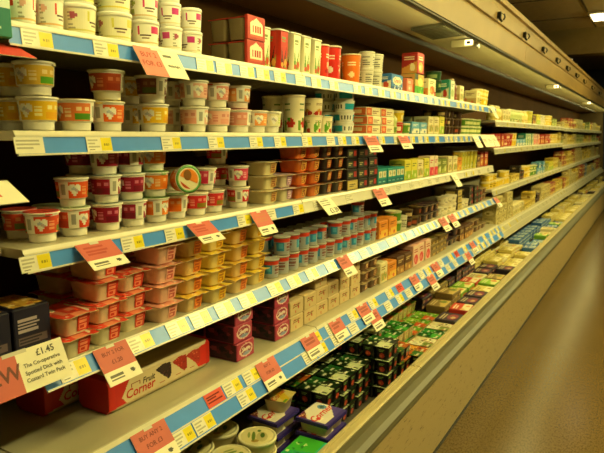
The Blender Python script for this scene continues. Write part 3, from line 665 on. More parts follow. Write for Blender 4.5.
def dip_tub():
    r, h = .068, .05
    b = MB(); b.lathe([(r*.84, .001), (r*.87, 0), (r*.88, .004), (r*.94, h*.8), (r*.96, h*.82)], 'd0c08c', 30)
    l = MB(); l.lathe([(r*.965, h*.76), (r, h*.78), (r, h*.93), (r*.985, h*.98), (r*.95, h), (r*.91, h), (r*.89, h*.965), (.01, h*.965)], 'd8cfa4', 30)
    p = MB(); q = random.Random(4)
    n = 26
    for (rx, ry, c, x, y, z) in ((.86, .86, 'd9cd98', 0, 0, .967), (.5, .3, 'c0b47c', -.1, -.25, .972), (.26, .12, '4a6a2a', .05, -.28, .977), (.5, .1, '6f8a3a', -.05, .18, .977), (.3, .07, '8a9a50', .1, .42, .977), (.14, .2, 'a8883a', -.5, .1, .977), (.12, .1, '5a7a2a', .5, -.1, .977)):
        p.face([(x*r + rx*r*.97*cos(2*pi*k/n), y*r + ry*r*.97*sin(2*pi*k/n), h*z) for k in range(n)], c)
    return [('tub', b, PL, None), ('lid', l, PL, 0), ('printed_disc', p, PL, 0)]
kind('dip_tub', 'dip_tub', 'tub', 'round cream lidded tub with green print', (.138, .138, .05), dip_tub)
pack('gr_flat', 'flat bright green pack with teal edge', .16, .12, .05, '2a9a3a', Art(24, 8, '2aa88a').lines(.1, .3, .6, .7, 1, 'e0f0d0'), None, Art(24, 20, '3aa82a').poly([(0, 0), (.5, 0), (.3, 1), (0, 1)], '1f9a5a').spots(.1, .1, .9, .9, 10, .05, ['7ac83a', 'c8d890', '1a7a2a'], 3).rect(.0, .0, 1, .12, '20a890'))
pack('fl_yel', 'flat pale yellow cheese pack', .17, .12, .03, 'c8b45c', gen_art('ccb860', 'e0d49a', 'a8882c', '7a5a1c', 2, 18, 6), None, gen_art('d2c26c', 'e6dca8', 'b8942c', '8a6a24', 1, 18, 14))
pack('fl_wht', 'flat white cheese pack', .17, .12, .03, 'ccc294', gen_art('d0c69a', 'b8a860', 'c86a3a', '7a7040', 1, 18, 6), None, gen_art('d6cda2', 'b8a45c', 'd8884a', '8a7a44', 0, 18, 14))
pack('fl_blue', 'flat blue cheese pack', .17, .12, .032, '2f5c94', gen_art('34649e', 'c8ccb8', '7aa0c4', 'd8d8c4', 2, 18, 6), None, gen_art('3a6ca6', 'd0d2bc', '6a98c0', 'e0dfca', 3, 18, 14))
pack('fl_dark', 'flat dark purple pack', .16, .12, .034, '2c2028', gen_art('33242e', '7a3448', 'b89a70', 'b8a080', 1, 18, 6), None, gen_art('38283a', '8a3a4a', 'c0a878', 'c8b890', 0, 18, 14))
pack('fl_lime', 'flat lime green pack', .16, .12, .036, '6a9a24', gen_art('78a82c', 'd0cc80', 'c85a2a', 'e0dca0', 3, 18, 6), None, gen_art('86b832', 'd8d890', 'c86a30', 'e4e0b0', 2, 18, 14))
pack('fl_red', 'flat red and white pack', .15, .12, .034, 'b8301f', gen_art('bc3a26', 'e0d0a8', 'e08a4a', 'f0e0c0', 2, 18, 6), None, gen_art('c8442c', 'e4d8b0', 'e09a50', 'f0e4c8', 1, 18, 14))
pack('fl_brown', 'flat tan wrapped pack', .16, .12, .036, '7a6234', gen_art('806838', 'b89a54', '5a3a1c', 'd8c080', 1, 18, 6), None, gen_art('8a7040', 'c4a860', '6a7a2a', 'e0cc90', 2, 18, 14))
pack('big_yel', 'large yellow catering pack', .24, .12, .075, 'b89c34', gen_art('c4a83c', 'e0d080', '8a6a1c', '6a4a14', 1), gen_art('b89c38', 'd8c878', '8a6a1c', '6a4a14', 2))
pack('big_crm', 'large cream catering pack', .24, .12, .085, 'b4a468', gen_art('beae70', 'dcd09a', '8a7a3c', '6a5a2c', 3), gen_art('b0a068', 'd4c890', '8a7a3c', '6a5a2c', 0))
pack('big_grn', 'large green catering pack', .24, .12, .08, '5a6a2a', gen_art('62742e', 'b8b86a', 'd8d498', 'd8d498', 2), gen_art('566626', 'a8a860', 'd0cc90', 'd0cc90', 1))
pack('big_red', 'large brick red catering pack', .24, .12, .08, '8a3420', gen_art('963a24', 'd0a858', 'e0d090', 'e0d090', 1), gen_art('84321e', 'c09a50', 'd8c888', 'd8c888', 3)) if False else None
pack('big_brk', 'large brick red catering pack', .24, .12, .08, '8a3420', gen_art('963a24', 'd0a858', 'e0d090', 'e0d090', 1), gen_art('84321e', 'c09a50', 'd8c888', 'd8c888', 3))
pack('big_blu', 'large steel blue catering pack', .24, .12, .08, '3a5a7a', gen_art('426688', 'c0c4a8', '7a98b0', 'd8d8c0', 1), gen_art('385674', 'b0b49c', '6a8aa4', 'c8c8b4', 2))
for k_ in ('big_yel', 'big_crm', 'big_grn', 'big_brk', 'big_blu'): KIND[k_]['name'] = 'catering_pack'; KIND[k_]['cat'] = 'pack'
for k_ in ('fl_yel', 'fl_wht', 'fl_blue', 'fl_dark', 'fl_lime', 'fl_red', 'fl_brown', 'gr_flat'): KIND[k_]['name'] = 'cheese_pack'; KIND[k_]['cat'] = 'pack'
for k_ in ('choc_box', 'cream_red', 'or_stand', 'pink_small', 'blue_multi', 'pk_teal2', 'pk_dark', 'pk_gold'): KIND[k_]['name'] = 'dessert_box'; KIND[k_]['cat'] = 'box'

# ------------------------------------------------------------------ the setting
STRUCT = {}
def struct(name, mb, mat):
    o = mb.build(name, mat); o['kind'] = 'structure'; return o
Y0, YB, YC, YD, YE = -.62, .79, 5.30, 9.80, 17.2
CEIL = 3.25
f = MB(); f.box(-1.95, 3.2, -2.5, 18.3, -.06, 0, 'a08a60'); struct('floor', f, M_FLOOR)
M_CEIL = mat_plain('ceiling_tile_board', 'e6d09a', .8, 0, .05, 12.)
c = MB(); c.box(-3.4, 3.2, -2.5, 11.3, CEIL, CEIL + .06, 'a09470')
struct('ceiling', c, M_CEIL)
M_GRID = mat_plain('ceiling_grid_metal', '6a6044', .5)
for k in range(7):
    g = MB(); g.box(-3.2, 3.2, 1.2 + k*1.5, 1.225 + k*1.5, CEIL - .008, CEIL, '6a6044'); struct('trim_%d' % (k + 1), g, M_GRID)
for k in range(5):
    g = MB(); g.box(-2.2 + k*1.2, -2.175 + k*1.2, -2.4, 11.25, CEIL - .0075, CEIL, '6a6044'); struct('trim_%d' % (k + 9), g, M_GRID)
g = MB(); g.box(-3.4, 3.2, 11.3, 11.7, 2.83, CEIL + .06, 'a09470'); struct('beam_ceiling', g, mat_plain('bulkhead_paint', '9c8850', .7))
g = MB(); g.box(-3.4, 3.2, 11.7, 18.3, CEIL, CEIL + .06, '8a7e58'); struct('ceiling_back', g, mat_plain('low_ceiling_paint', '806e3c', .8))
g = MB(); g.box(-3.4, 3.2, 18.3, 18.4, 0, CEIL + .06, '20242c'); struct('wall_back', g, mat_plain('navy_wall_paint', '2c3850', .6))
g = MB(); g.box(-3.5, -3.4, -2.5, 18.4, 0, CEIL, '8a7e58'); struct('wall_left', g, mat_plain('side_wall_paint', '4a4430', .7))
g = MB(); g.box(3.2, 3.3, -2.5, 18.4, 0, CEIL, '8a7e58'); struct('wall_right', g, mat_plain('aisle_wall_paint', '54492e', .7))
g = MB(); g.box(-3.5, 3.3, -2.6, -2.5, 0, CEIL, '8a7e58'); struct('wall_front', g, mat_plain('end_wall_paint', '4c4228', .7))

# ------------------------------------------------------------------ the refrigerated cabinets
XF = -1.2                     # front line of the upper shelves
XBACK = -1.74
BPH = ('near end bay', 'main run', 'middle run', 'distant run')
RIMZ = .432
def cabinet(y0, y1, label, capcuts):
    root = empty('refrigerated_cabinet', (XF, y0, 0)); tag(root, label, 'display cabinet', 'wall of refrigerated cabinets')
    L = y1 - y0 - .004
    def P(mb, nm, mt):
        mb.v = [(x - XF, y, z) for x, y, z in mb.v]; return mb.build(nm, mt, root)
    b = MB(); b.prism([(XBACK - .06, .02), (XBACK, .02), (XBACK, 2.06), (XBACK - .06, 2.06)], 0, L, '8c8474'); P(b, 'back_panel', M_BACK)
    b = MB(); b.prism([(-.79, .0), (-.763, .0), (-.763, .372), (-.79, .372)], 0, L, 'a89a74'); P(b, 'front_panel', M_FRONT)
    b = MB(); b.prism([(-.775, .0), (-.7585, .0), (-.7585, .012), (-.7625, .016), (-.775, .016)], 0, L, '3a3020'); P(b, 'kick_strip', M_DARK)
    # bumper: broad grey nose, curved under
    b = MB(); b.prism([(-.815, .428), (-.79, .430), (-.765, .424), (-.748, .410), (-.744, .392), (-.752, .376), (-.79, .366), (-.815, .366)], 0, L, '77766a'); P(b, 'bumper', M_BUMP)
    cuts = [0] + [q - y0 for q in capcuts if y0 < q < y1] + [L]
    for a, e in zip(cuts[:-1], cuts[1:]):
        b = MB(); b.prism([(-.868, .36), (-.868, .428), (-.862, .434), (-.85, .434), (-.8475, .429), (-.8425, .429), (-.84, .434), (-.824, .434), (-.8165, .430), (-.8165, .36)], a + .003, e - .003, 'b8af90'); P(b, 'rim_cap', M_CAP)
    b = MB(); b.prism([(-.868, .273), (-.868, .36), (-.862, .36), (-.862, .268), (-1.56, .268), (-1.56, .273)], 0, L, '5d584c'); P(b, 'well_liner', M_WELL)
    ws = max(0, 3.37 - y0)
    if ws < L:
        b = MB(); b.prism([(-.866, .2735), (-.866, .338), (-1.5, .338), (-1.5, .2735)], ws, L, '5d584c'); P(b, 'well_step', M_WELL)
    # canopy: underside, cream reflector panel, fascia
    b = MB(); b.prism([(-1.36, 2.058), (-1.36, 2.035), (-1.345, 2.032), (-1.3395, 2.045), (-1.3395, 2.058)], 0, L, '2c271f'); P(b, 'inner_lip', M_DARK)
    b = MB(); b.prism([(XBACK, 2.06), (-1.36, 2.06), (-1.34, 2.06), (-1.34, 2.09), (-1.36, 2.10), (XBACK - .06, 2.10), (XBACK - .06, 2.06)], 0, L, '8e7c58'); P(b, 'canopy_underside', M_CAN)
    b = MB(); b.prism([(-1.338, 2.066), (-1.012, 2.082), (-1.012, 2.09), (-1.338, 2.074)], 0, L, 'e6dfc2'); P(b, 'reflector_panel', M_PANEL)
    b = MB(); b.prism([(-1.014, 2.10), (-1.012, 2.036), (-.99, 2.034), (-.982, 2.040), (-.982, 2.048), (-1.004, 2.052), (-1.004, 2.10)], 0, L, '2c271f'); P(b, 'lower_trim', M_DARK)
    b = MB(); b.prism([(-1.004, 2.052), (-.983, 2.054), (-.975, 2.19), (-.983, 2.196), (-.986, 2.21), (-.972, 2.216), (-.968, 2.30), (-.985, 2.318), (-.985, 2.345), (-.965, 2.352), (-.962, 2.386), (-.99, 2.392), (-1.02, 2.392), (-1.02, 2.10), (-1.004, 2.10)], 0, L, 'b59a70'); P(b, 'fascia', M_FASC)
    b = MB(); b.prism([(XBACK - .06, 2.10), (-1.02, 2.10), (-1.02, 2.39), (-1.05, 2.39), (-1.05, 2.13), (XBACK - .06, 2.13)], 0, L, '6a5c40'); P(b, 'top_panel', M_BACK)
    return root
CUTS = (2.41, 3.70)
cabinet(Y0, YB, 'near end cabinet of the dairy wall with green pack on top shelf', CUTS)
cabinet(YB, YC, 'long main dairy cabinet stacked with sleeved yoghurt pots', CUTS)
cabinet(YC, YD, 'dairy cabinet past the step in the shelves', (6.8, 8.3))
cabinet(YD, YE, 'last dairy cabinet down by the dark back wall', (11.6, 13.4, 15.2))
e = MB(); e.prism([(XBACK - .06, 0), (-.763, 0), (-.763, .43), (-1.1, .6), (-1.2, 2.05), (-.98, 2.05), (-.98, 2.39), (XBACK - .06, 2.39)], YE + .004, YE + .04, 'a89a70')
tag(e.build('cabinet_end_panel', mat_plain('end_panel_laminate', '5c4822', .5)), 'beige end panel closing the far end of the dairy wall', 'panel')

# shelves: (x front, z of ticket top, tilt)
SH = {1: (XF, 1.684, 8), 2: (XF, 1.450, 10), 3: (XF, 1.184, 14), 4: (-1.175, .913, 34, -.012), 5: (-1.13, .664, 34)}
SC = {1: (XF, 1.576, 8), 2: (XF, 1.335, 10), 3: (XF, .965, 20), 5: (-1.13, .640, 34)}
SD = {1: (XF, 1.565, 8), 2: (XF, 1.30, 10), 3: (XF, .955, 20), 5: (-1.13, .630, 34)}
SNAME = {1: 'top shelf', 2: 'second shelf', 3: 'third shelf', 4: 'fourth shelf', 5: 'bottom shelf', 6: 'chest well'}
M_RAIL = mat_printed('price_rail_plastic', .28)
BLUE, STRIPW = '4c90ea', .041
STRIP = {1: .041, 2: .042, 3: .041, 4: .05, 5: .048}
def rail_pt(xf, zt, tilt, down, out=0.):
    t = radians(tilt); return (xf + down * sin(t) + out * cos(t), zt - down * cos(t) + out * sin(t))
def deck(spec): return spec[1] + (spec[3] if len(spec) > 3 else .012)
def shelf(n, spec, y0, y1, label, rail='blue', depth=.50):
    xf, zt, tilt = spec[:3]
    z = deck(spec); xb = XBACK + .004 if n < 5 else XBACK + .004
    y0 += .003; y1 -= .003; L = y1 - y0
    root = MB(); root.prism([(xb, z - .022), (xf - .012, z - .022), (xf - .004, z - .014), (xf - .004, z - .003), (xf - .007, z), (xb, z)], 0, L, 'dcd6be')
    root.v = [(x - xf, y, zz - z) for x, y, zz in root.v]
    o = root.build('shelf', M_DECK); o.location = (xf, y0, z); tag(o, label, 'shelf', 'shelves of the dairy wall')
    def loc(p, y): return (p[0] - xf, y, p[1] - z)
    if rail:
        r = MB(); H = STRIP[n] * (2.12 if n == 5 else 1)
        a, b_ = rail_pt(xf, zt, tilt, 0, 0), rail_pt(xf, zt, tilt, H, 0)
        at, bt = rail_pt(xf, zt, tilt, 0, -.003), rail_pt(xf, zt, tilt, H, -.003)
        base = BLUE if rail == 'blue' else ('ddd8c4' if rail == 'white' else 'b4ae92')
        prof = [a, b_, bt, at]
        r.face([loc(a, 0), loc(b_, 0), loc(b_, L), loc(a, L)], base); r.face([loc(at, 0), loc(at, L), loc(bt, L), loc(bt, 0)], 'd8d2b8')
        r.face([loc(a, 0), loc(at, 0), loc(bt, 0), loc(b_, 0)], 'cfc8ae'); r.face([loc(a, L), loc(b_, L), loc(bt, L), loc(at, L)], 'cfc8ae')
        # top and bottom gripping lips
        for dn in ((0, H) if n != 5 else (0, STRIP[5] * 1.04, H)):
            p, q = rail_pt(xf, zt, tilt, dn - .0022, .0022), rail_pt(xf, zt, tilt, dn + .0022, .0022)
            p2, q2 = rail_pt(xf, zt, tilt, dn - .0022, -.003), rail_pt(xf, zt, tilt, dn + .0022, -.003)
            for A, B in ((p, q), (q, q2), (q2, p2), (p2, p)): r.face([loc(A, 0), loc(B, 0), loc(B, L), loc(A, L)], 'd9d3ba')
            r.face([loc(p, 0), loc(p2, 0), loc(q2, 0), loc(q, 0)], 'd9d3ba'); r.face([loc(p, L), loc(q, L), loc(q2, L), loc(p2, L)], 'd9d3ba')
        t1 = rail_pt(xf, zt, tilt, -.002, .001)
        r.face([loc(t1, 0), loc(t1, L), loc((xf - .004, z - .001), L), loc((xf - .004, z - .001), 0)], 'dcd6be')
        r.build('price_rail', M_RAIL, o)
    for yy in (.03, L - .03):
        b = MB(); b.prism([(xb - xf, -.10), (xb - xf + .03, -.10), (-.16, -.034), (-.16, -.022), (xb - xf, -.022)], yy - .003, yy + .003, 'a8a08a'); b.build('bracket', M_DECK, o)
    return o
ORD = 'first second third fourth fifth sixth seventh eighth ninth tenth eleventh twelfth thirteenth fourteenth fifteenth sixteenth seventeenth eighteenth nineteenth twentieth'.split()
_T = {2: 'twenty', 3: 'thirty', 4: 'forty', 5: 'fifty', 6: 'sixty'}
_TT = {2: 'twentieth', 3: 'thirtieth', 4: 'fortieth', 5: 'fiftieth', 6: 'sixtieth'}
def ordinal(n):
    if n <= 20: return ORD[n - 1]
    t, u = divmod(n, 10)
    return _TT[t] if u == 0 else _T[t] + '-' + ORD[u - 1]
BAYS = [(YB, 2.02), (2.02, 3.27), (3.27, YC)]
SEEN = {1: ('with wide cream tubs', 'with tall red pots', 'with brown bottle'), 2: ('with yellow and orange pots', 'with cyan tub stack', 'with low orange-ended packs beside it'), 3: ('with maroon pots', 'with teal twin packs', 'with yellow cartons'), 4: ('with foil lidded trays', 'with small blue badged pots', 'with dark tubs'), 5: ('with long fruit multipack', 'with cream red-print boxes', 'with double ticket rail')}
for n, sp in SH.items():
    shelf(n, (XF - .07, 1.640 if n == 1 else sp[1], sp[2]) + tuple(sp[3:]), .0, YB, 'cream %s of the near end bay without blue price strip' % SNAME[n], 'white' if n in (2,) else None)
    for k, (a, b_) in enumerate(BAYS):
        rail = 'white' if (n == 3 and k >= 1) else 'blue'
        shelf(n, sp, a, b_, 'cream %s in the %s bay of main cabinet, %s' % (SNAME[n], ORD[k], 'white price rail' if rail == 'white' else 'blue price rail'), rail)
for n, sp in SC.items(): 
    for k, (a, b_) in enumerate([(YC, 7.55), (7.55, YD)]): shelf(n, sp, a, b_, 'cream %s past the shelf step, %s bay there' % (SNAME[n], ORD[k]), 'grey')
for n, sp in SD.items():
    for k, (a, b_) in enumerate([(YD, 13.4), (13.4, YE)]): shelf(n, sp, a, b_, 'cream %s of the last cabinet, %s bay there' % (SNAME[n], ORD[k]), 'grey')

# ------------------------------------------------------------------ stocking
STOCK = []     # (object, kind, shelf key, column y, level, levels, row)
def put(key, sk, x, y, z, level=0, levels=1, row=0, rot=None, parts=True, colid=None, tilt=None):
    o = stamp(key, (x, y, z), rnd.uniform(-.05, .05) if rot is None else rot, tilt, parts)
    STOCK.append(dict(o=o, k=key, s=sk, y=round(y, 4), l=level, n=levels, r=row, x=x)); return o
def column(sk, spec, key, y, levels=1, rows=1, setback=.022, parts=True, rowlevels=None, spin=True):
    """one facing: rows deep, each a stack; key or a list of keys from the bottom up"""
    xf = spec[0]; z0 = deck(spec) + .0005
    for r in range(rows):
        keys = list(key) if isinstance(key, (list, tuple)) else [key] * levels
        if r and rowlevels is not None: keys = keys[:1] * rowlevels
        D = max(KIND[q]['d'] for q in keys); z = z0
        x = xf - setback - D/2 - r * (D + .006)
        for i, q in enumerate(keys):
            round_ = KIND[q]['name'] in ('yoghurt_pot', 'yoghurt_tub', 'dessert_tub', 'drink_pot', 'drink_bottle', 'drinking_yoghurt_pot')
            jx, jy = (rnd.uniform(-.003, .003), rnd.uniform(-.002, .002)) if KIND[q]['d'] < .2 else (0, 0)
            put(q, sk, x + (jx if r == 0 else 0), y + jy, z, i, len(keys), r, (rnd.uniform(-3, 3) if round_ and spin else rnd.uniform(-.025, .025)), parts)
            z += KIND[q]['h'] + .0004
    return y
class Row:
    """sets facings one after another along a shelf, never into each other"""
    def __init__(s, n, spec, y, sect='m'): s.n, s.sp, s.e, s.sk = n, spec, y, (sect, n)
    def at(s, px, key, levels=1, rows=2, setback=.022, rowlevels=None, **k):
        keys = key if isinstance(key, (list, tuple)) else [key]
        w = max(KIND[q]['w'] for q in keys); d = max(KIND[q]['d'] for q in keys)
        if px is None: y = s.e + w/2 + .003
        else: y = max(along(px, s.sp[0] - setback - d/2, s.sp[1] + .03), s.e + w/2 + .002)
        s.e = y + w/2 + .002
        column(s.sk, s.sp, key, y, levels, rows, setback, rowlevels=rowlevels, **k); return s
    def fill(s, y1, runs, parts=True, rows=1, setback=.022):
        """runs: (kind, facings, levels)"""
        for key, cnt, lev in runs:
            for _ in range(cnt):
                w = KIND[key]['w']
                if s.e + w + .004 > y1: return s
                y = s.e + w/2 + .003; s.e = y + w/2 + rnd.choice((.002, .004, .012))
                column(s.sk, s.sp, key, y, max(1, lev - (rnd.random() < .25 and lev > 1)), rows, setback + rnd.uniform(0, .012), parts)
        return s
    def mixed(s, y1, kinds, levels):
        q = random.Random(int(s.e * 100))
        while True:
            e0 = s.e
            s.fill(y1, [(q.choice(kinds), q.randint(1, 3), q.choice(levels))], False)
            if s.e == e0: return s
    def skip(s, d): s.e += d; return s

# --- top shelf
SHN = dict(SH); SHN[1] = (XF, 1.640, 8)
near = {n: (XF - .07, sp[1], sp[2]) for n, sp in SHN.items()}
column(('n', 1), (XF + .04, near[1][1], 0), 'green_pack', .733, 1, 1, spin=False)
r = Row(1, SH[1], YB + .004)
r.at(23, 'tub_s', 1).at(48, 'tub_s', 1).at(78, ['tub_b', 'tub_green']).at(115, ['tub_b', 'tub_b2']).at(146, 'tub_pink', 2).at(171, 'tub_pinks', 3).at(191, 'tub_pinks', 2)
r.at(237, 'grey_twin', 2, 1, .012)
r.at(258, 'leaf_tall', 1, 2, .05).at(274, 'red_tall', 1, 2).at(None, 'leaf_tall', 1, 2).at(None, 'leaf_tall', 1, 2).at(None, 'leaf_tall', 1, 2).at(None, 'mid_red', 1, 2).at(331, 'big_red', 1, 2).at(351, 'big_or', 1, 2)
r.at(366, 'grey_pot', 2, 1).at(375, 'grey_pot', 2, 1).at(389, 'blue_multi', 1, 2).at(402, 'pink_small', 1, 2).at(412, ['pk_greenred', 'pk_red'], 1, 1).at(425, 'pk_wo', 1, 2).at(433, ['dark_tub', 'dark_tub', 'dark_tub'], 1, 1, .06).at(438, 'pk_teal').at(446, 'bot_brown', 1, 2).at(455, 'pk_cream', 1, 2)
r.fill(4.45, [('pk_olive', 1, 1), ('bot_green', 2, 1)], rows=1).skip(.38).fill(YC - .01, [('pk_cream', 1, 1), ('yel_tub', 4, 2)], rows=1)
# --- second shelf
column(('n', 2), near[2], ['yo_brn', 'yo_dark'], .715, 2, 1)
r = Row(2, SH[2], YB)
r.at(39, ['yo_yel', 'yo_yelgr'], rowlevels=2).at(77, 'yo_orp', rowlevels=1).at(108, ['yo_or', 'yo_brn'], 1, 1).at(153, ['yo_yel', 'yo_dark'], rowlevels=2).at(194, ['yo_pk', 'yo_pk']).at(216, ['yo_pk', 'yo_pkd']).at(238, ['yo_pkd', 'yo_orw']).at(None, ['yo_orw'], rowlevels=1).at(270, 'yo_wgr', 1, 1)
r.at(294, 'tall_straw', 1, 2).at(313, ['cup_leaf', 'cup_red'], 2, 1).at(None, 'cup_leaf', 1, 1).at(344, 'blue_tub', 4, 2).at(364, 'or_flat', 3, 1).at(None, 'or_flat', 3, 1).at(388, 'bot_green', 1, 2).at(None, ['red_tub', 'yel_tub'], 2, 1)
r.fill(4.0, [('green_tub', 1, 1), ('pk_lblue', 2, 1), ('pk_cream', 2, 1), ('pk_yg', 1, 1), ('bot_white', 2, 1)], rows=2)
r.fill(YC - .01, [('brown_tub', 5, 3), ('green_tub', 5, 2)], rows=2)
# --- third shelf
column(('n', 3), (XF - .012, near[3][1], 0), ['yo_red', 'yo_brn'], .735, 2, 1)
r = Row(3, SH[3], YB)
r.at(43, 'yo_redgr', 1, 2, .022, 1).at(74, ['yo_red', 'yo_orr'], 2, 2, .03, 1).at(107, 'yo_mar', 3, 2, .03).at(131, 'yo_mar', 3, 2, .03).at(151, 'yo_or2', 3, 2, .03)
yA = r.e; r.at(173, 'yo_or2', 1, 2, .03, 2); yB_ = r.e
r.at(190, 'yo_rd2', 1, 2, .03, 2); yC_ = r.e
r.at(212, 'yo_rd2', 1, 2, .03, 1).at(238, ['yo_rd2', 'yo_pk2'], 2, 2, .03, 3)
xs = SH[3][0] - .03 - .0435; zs = SH[3][1] + .0125 + .0756
# one pot tipped over with its lid to the aisle, one leaning behind it
o = put('yo_tip', ('m', 3), xs + .012, (yA + yB_)/2 - .002, zs + .0425, 1, 2, 0, 0, True)
o.rotation_euler = (radians(84), 0, radians(70)); tipped = o
ob = put('yo_pk2', ('m', 3), xs - .004, (yB_ + yC_)/2 + .05, zs + .0022, 1, 2, 0, 0, True)
ob.rotation_euler = (radians(3), 0, radians(96)); leaning = ob
r.at(262, 'tr_wh', 3, 1, .02).at(278, 'tr_pur', 2, 1, .02).at(None, 'tr_orange', 4, 1, .02).at(None, 'tr_orange', 4, 1, .02).at(313, 'tr_blk', 4, 1, .02).at(None, 'tr_blk', 4, 1, .02).at(332, ['pk_gold', 'pk_dark', 'pk_dark', 'pk_dark'], 1, 1, .02).at(None, 'pk_dark', 4, 1, .02).at(None, 'pk_dark', 4, 1, .02)
r.at(361, 'pk_teal2', 1, 2, .02).at(None, 'pk_teal2', 1, 2, .02).at(None, 'pk_teal2', 1, 2, .02).at(392, 'pk_yg', 1, 1, .02).at(None, 'pk_yg', 1, 1, .02).at(None, 'pk_cream', 1, 1, .02).at(None, ['pk_yg'], 1, 1, .02).at(None, 'pk_mag', 1, 1, .02).at(None, 'pk_mag', 1, 1, .02)
r.fill(YC - .01, [('pk_olive', 2, 1), ('pk_cream', 2, 1), ('or_stand', 1, 1), ('yel_tall', 5, 1), ('pk_brown', 1, 1), ('pk_red', 4, 1)], rows=1)
# --- fourth shelf
z4 = SH[4]
column(('m', 4), (-1.175, z4[1], 0, -.012), 'navy_box', .717, 1, 1, .05, spin=False); column(('m', 4), (-1.175, z4[1], 0, -.012), 'navy_box', .821, 1, 1, .05, spin=False)
r = Row(4, z4, .872)
r.at(62, 'tr_red', 2, 1, .012).at(93, 'tr_red', 4, 2, .025, 4).at(121, 'tr_red', 3, 1, .04)
r.at(153, 'tr_pink', 4, 2, .022).at(182, 'tr_or', 4, 2, .022).at(206, 'tr_yel', 4, 2, .022).at(229, 'tr_or', 4, 2, .03).at(247, 'tr_yel', 4, 1, .045)
r.skip(.02)
for k in range(13): r.at(None, 'clear_pot', 2 if k not in (0, 6) else 1, 2, .05, 2)
ys = [s for s in STOCK if s['k'] == 'clear_pot' and s['r'] == 0 and s['l'] == 1]
q = ys[8]; put('clear_pot', ('m', 4), q['x'], q['y'], deck(z4) + .0005 + 2 * .0769, 2, 3, 0, 1.)
r.at(None, 'or_stand', 1, 2, .05).at(None, 'or_stand', 1, 1, .05).at(None, ['green_tub', 'green_tub'], 1, 1, .05).at(None, 'grey_pot', 1, 1, .05)
r.fill(YC - .01, [('brown_tub', 3, 2), ('tr_dark', 3, 2), ('sq_tub', 4, 2), ('pk_gold', 1, 3), ('sq_tub', 2, 2), ('pk_dark', 3, 3), ('tr_brn', 4, 2)], rows=1, setback=.045)
# --- bottom shelf
z5 = SH[5]
yf = along(166, z5[0] - .11, z5[1] + .05)
put('fruit_pack', ('m', 5), z5[0] - .11 - .07, yf, z5[1] + .0125, 0, 1, 0, 0)
put('fruit_pack', ('m', 5), z5[0] - .11 - .07 - .15, yf - .1, z5[1] + .0125, 0, 1, 1, .03)
r = Row(5, z5, yf + .225)
r.at(230, 'choc_box', 3, 2, .05, 3).at(268, 'choc_box', 3, 2, .05).at(284, 'cream_red', 2, 2, .05, 2).at(None, 'cream_red', 2, 2, .05).at(None, 'cream_red', 3, 2, .06).at(None, 'cream_red', 2, 2, .06).at(None, 'cream_red', 3, 1, .06).at(None, 'cream_red', 3, 1, .06)
r.at(None, 'tr_brn', 3, 1, .05).at(None, 'tr_brn', 3, 1, .05).at(None, 'pk_cream', 1, 1, .05).at(None, 'or_stand', 1, 1, .05)
r.fill(YC - .01, [('pk_brown', 2, 1), ('pk_pkw', 3, 1), ('fl_brown', 2, 3), ('tr_dark', 3, 2), ('pk_brown', 3, 1), ('tr_brn', 4, 2)], rows=1, setback=.045)
# --- past the shelf step
r = Row(1, SC[1], YC + .01, 'c'); r.fill(YD, [('bot_yel', 5, 1), ('pk_cream', 3, 1), ('bot_green', 7, 1), ('bot_yel', 4, 1), ('yel_tall', 3, 1), ('pk_brown', 2, 1), ('pk_yg', 3, 1), ('sq_tub', 4, 2), ('yel_tub', 5, 2), ('pk_olive', 4, 1)], False)
r = Row(2, SC[2], YC + .01, 'c'); r.fill(YD, [('pk_red', 4, 1), ('red_tub', 4, 2), ('yel_tub', 2, 2), ('pk_lblue', 3, 1), ('pk_teal', 4, 1), ('pk_pkw', 3, 1), ('pk_red', 5, 1), ('red_tub', 4, 2), ('yel_tub', 6, 2), ('big_yel', 3, 2)], False)
r = Row(3, SC[3], YC + .01, 'c'); r.fill(YD, [('yel_tub', 8, 2), ('big_yel', 2, 1), ('pk_dark', 2, 3), ('yel_tub', 4, 2), ('green_tub', 4, 2), ('pk_lblue', 4, 2), ('pk_olive', 3, 1), ('pk_yg', 4, 1), ('big_yel', 5, 2)], False)
r = Row(5, SC[5], YC + .01, 'c'); r.fill(YD, [('big_crm', 3, 3), ('pk_cream', 5, 1), ('big_yel', 3, 2), ('tr_dark', 3, 2), ('big_crm', 3, 2), ('big_brk', 2, 2), ('big_yel', 4, 2)], False)
r = Row(1, SD[1], YD + .01, 'd'); r.mixed(YE - .02, ['big_grn', 'big_crm', 'big_yel', 'big_brk', 'yel_tub'], (1, 2, 2))
r = Row(2, SD[2], YD + .01, 'd'); r.mixed(YE - .02, ['big_yel', 'big_grn', 'big_crm', 'big_yel', 'red_tub'], (1, 2, 2))
r = Row(3, SD[3], YD + .01, 'd'); r.mixed(YE - .02, ['big_yel', 'big_crm', 'big_brk', 'big_yel', 'yel_tub'], (2, 3, 3))
r = Row(5, SD[5], YD + .01, 'd'); r.mixed(YE - .02, ['big_crm', 'big_brk', 'big_yel', 'big_crm', 'big_blu'], (2, 3, 2))

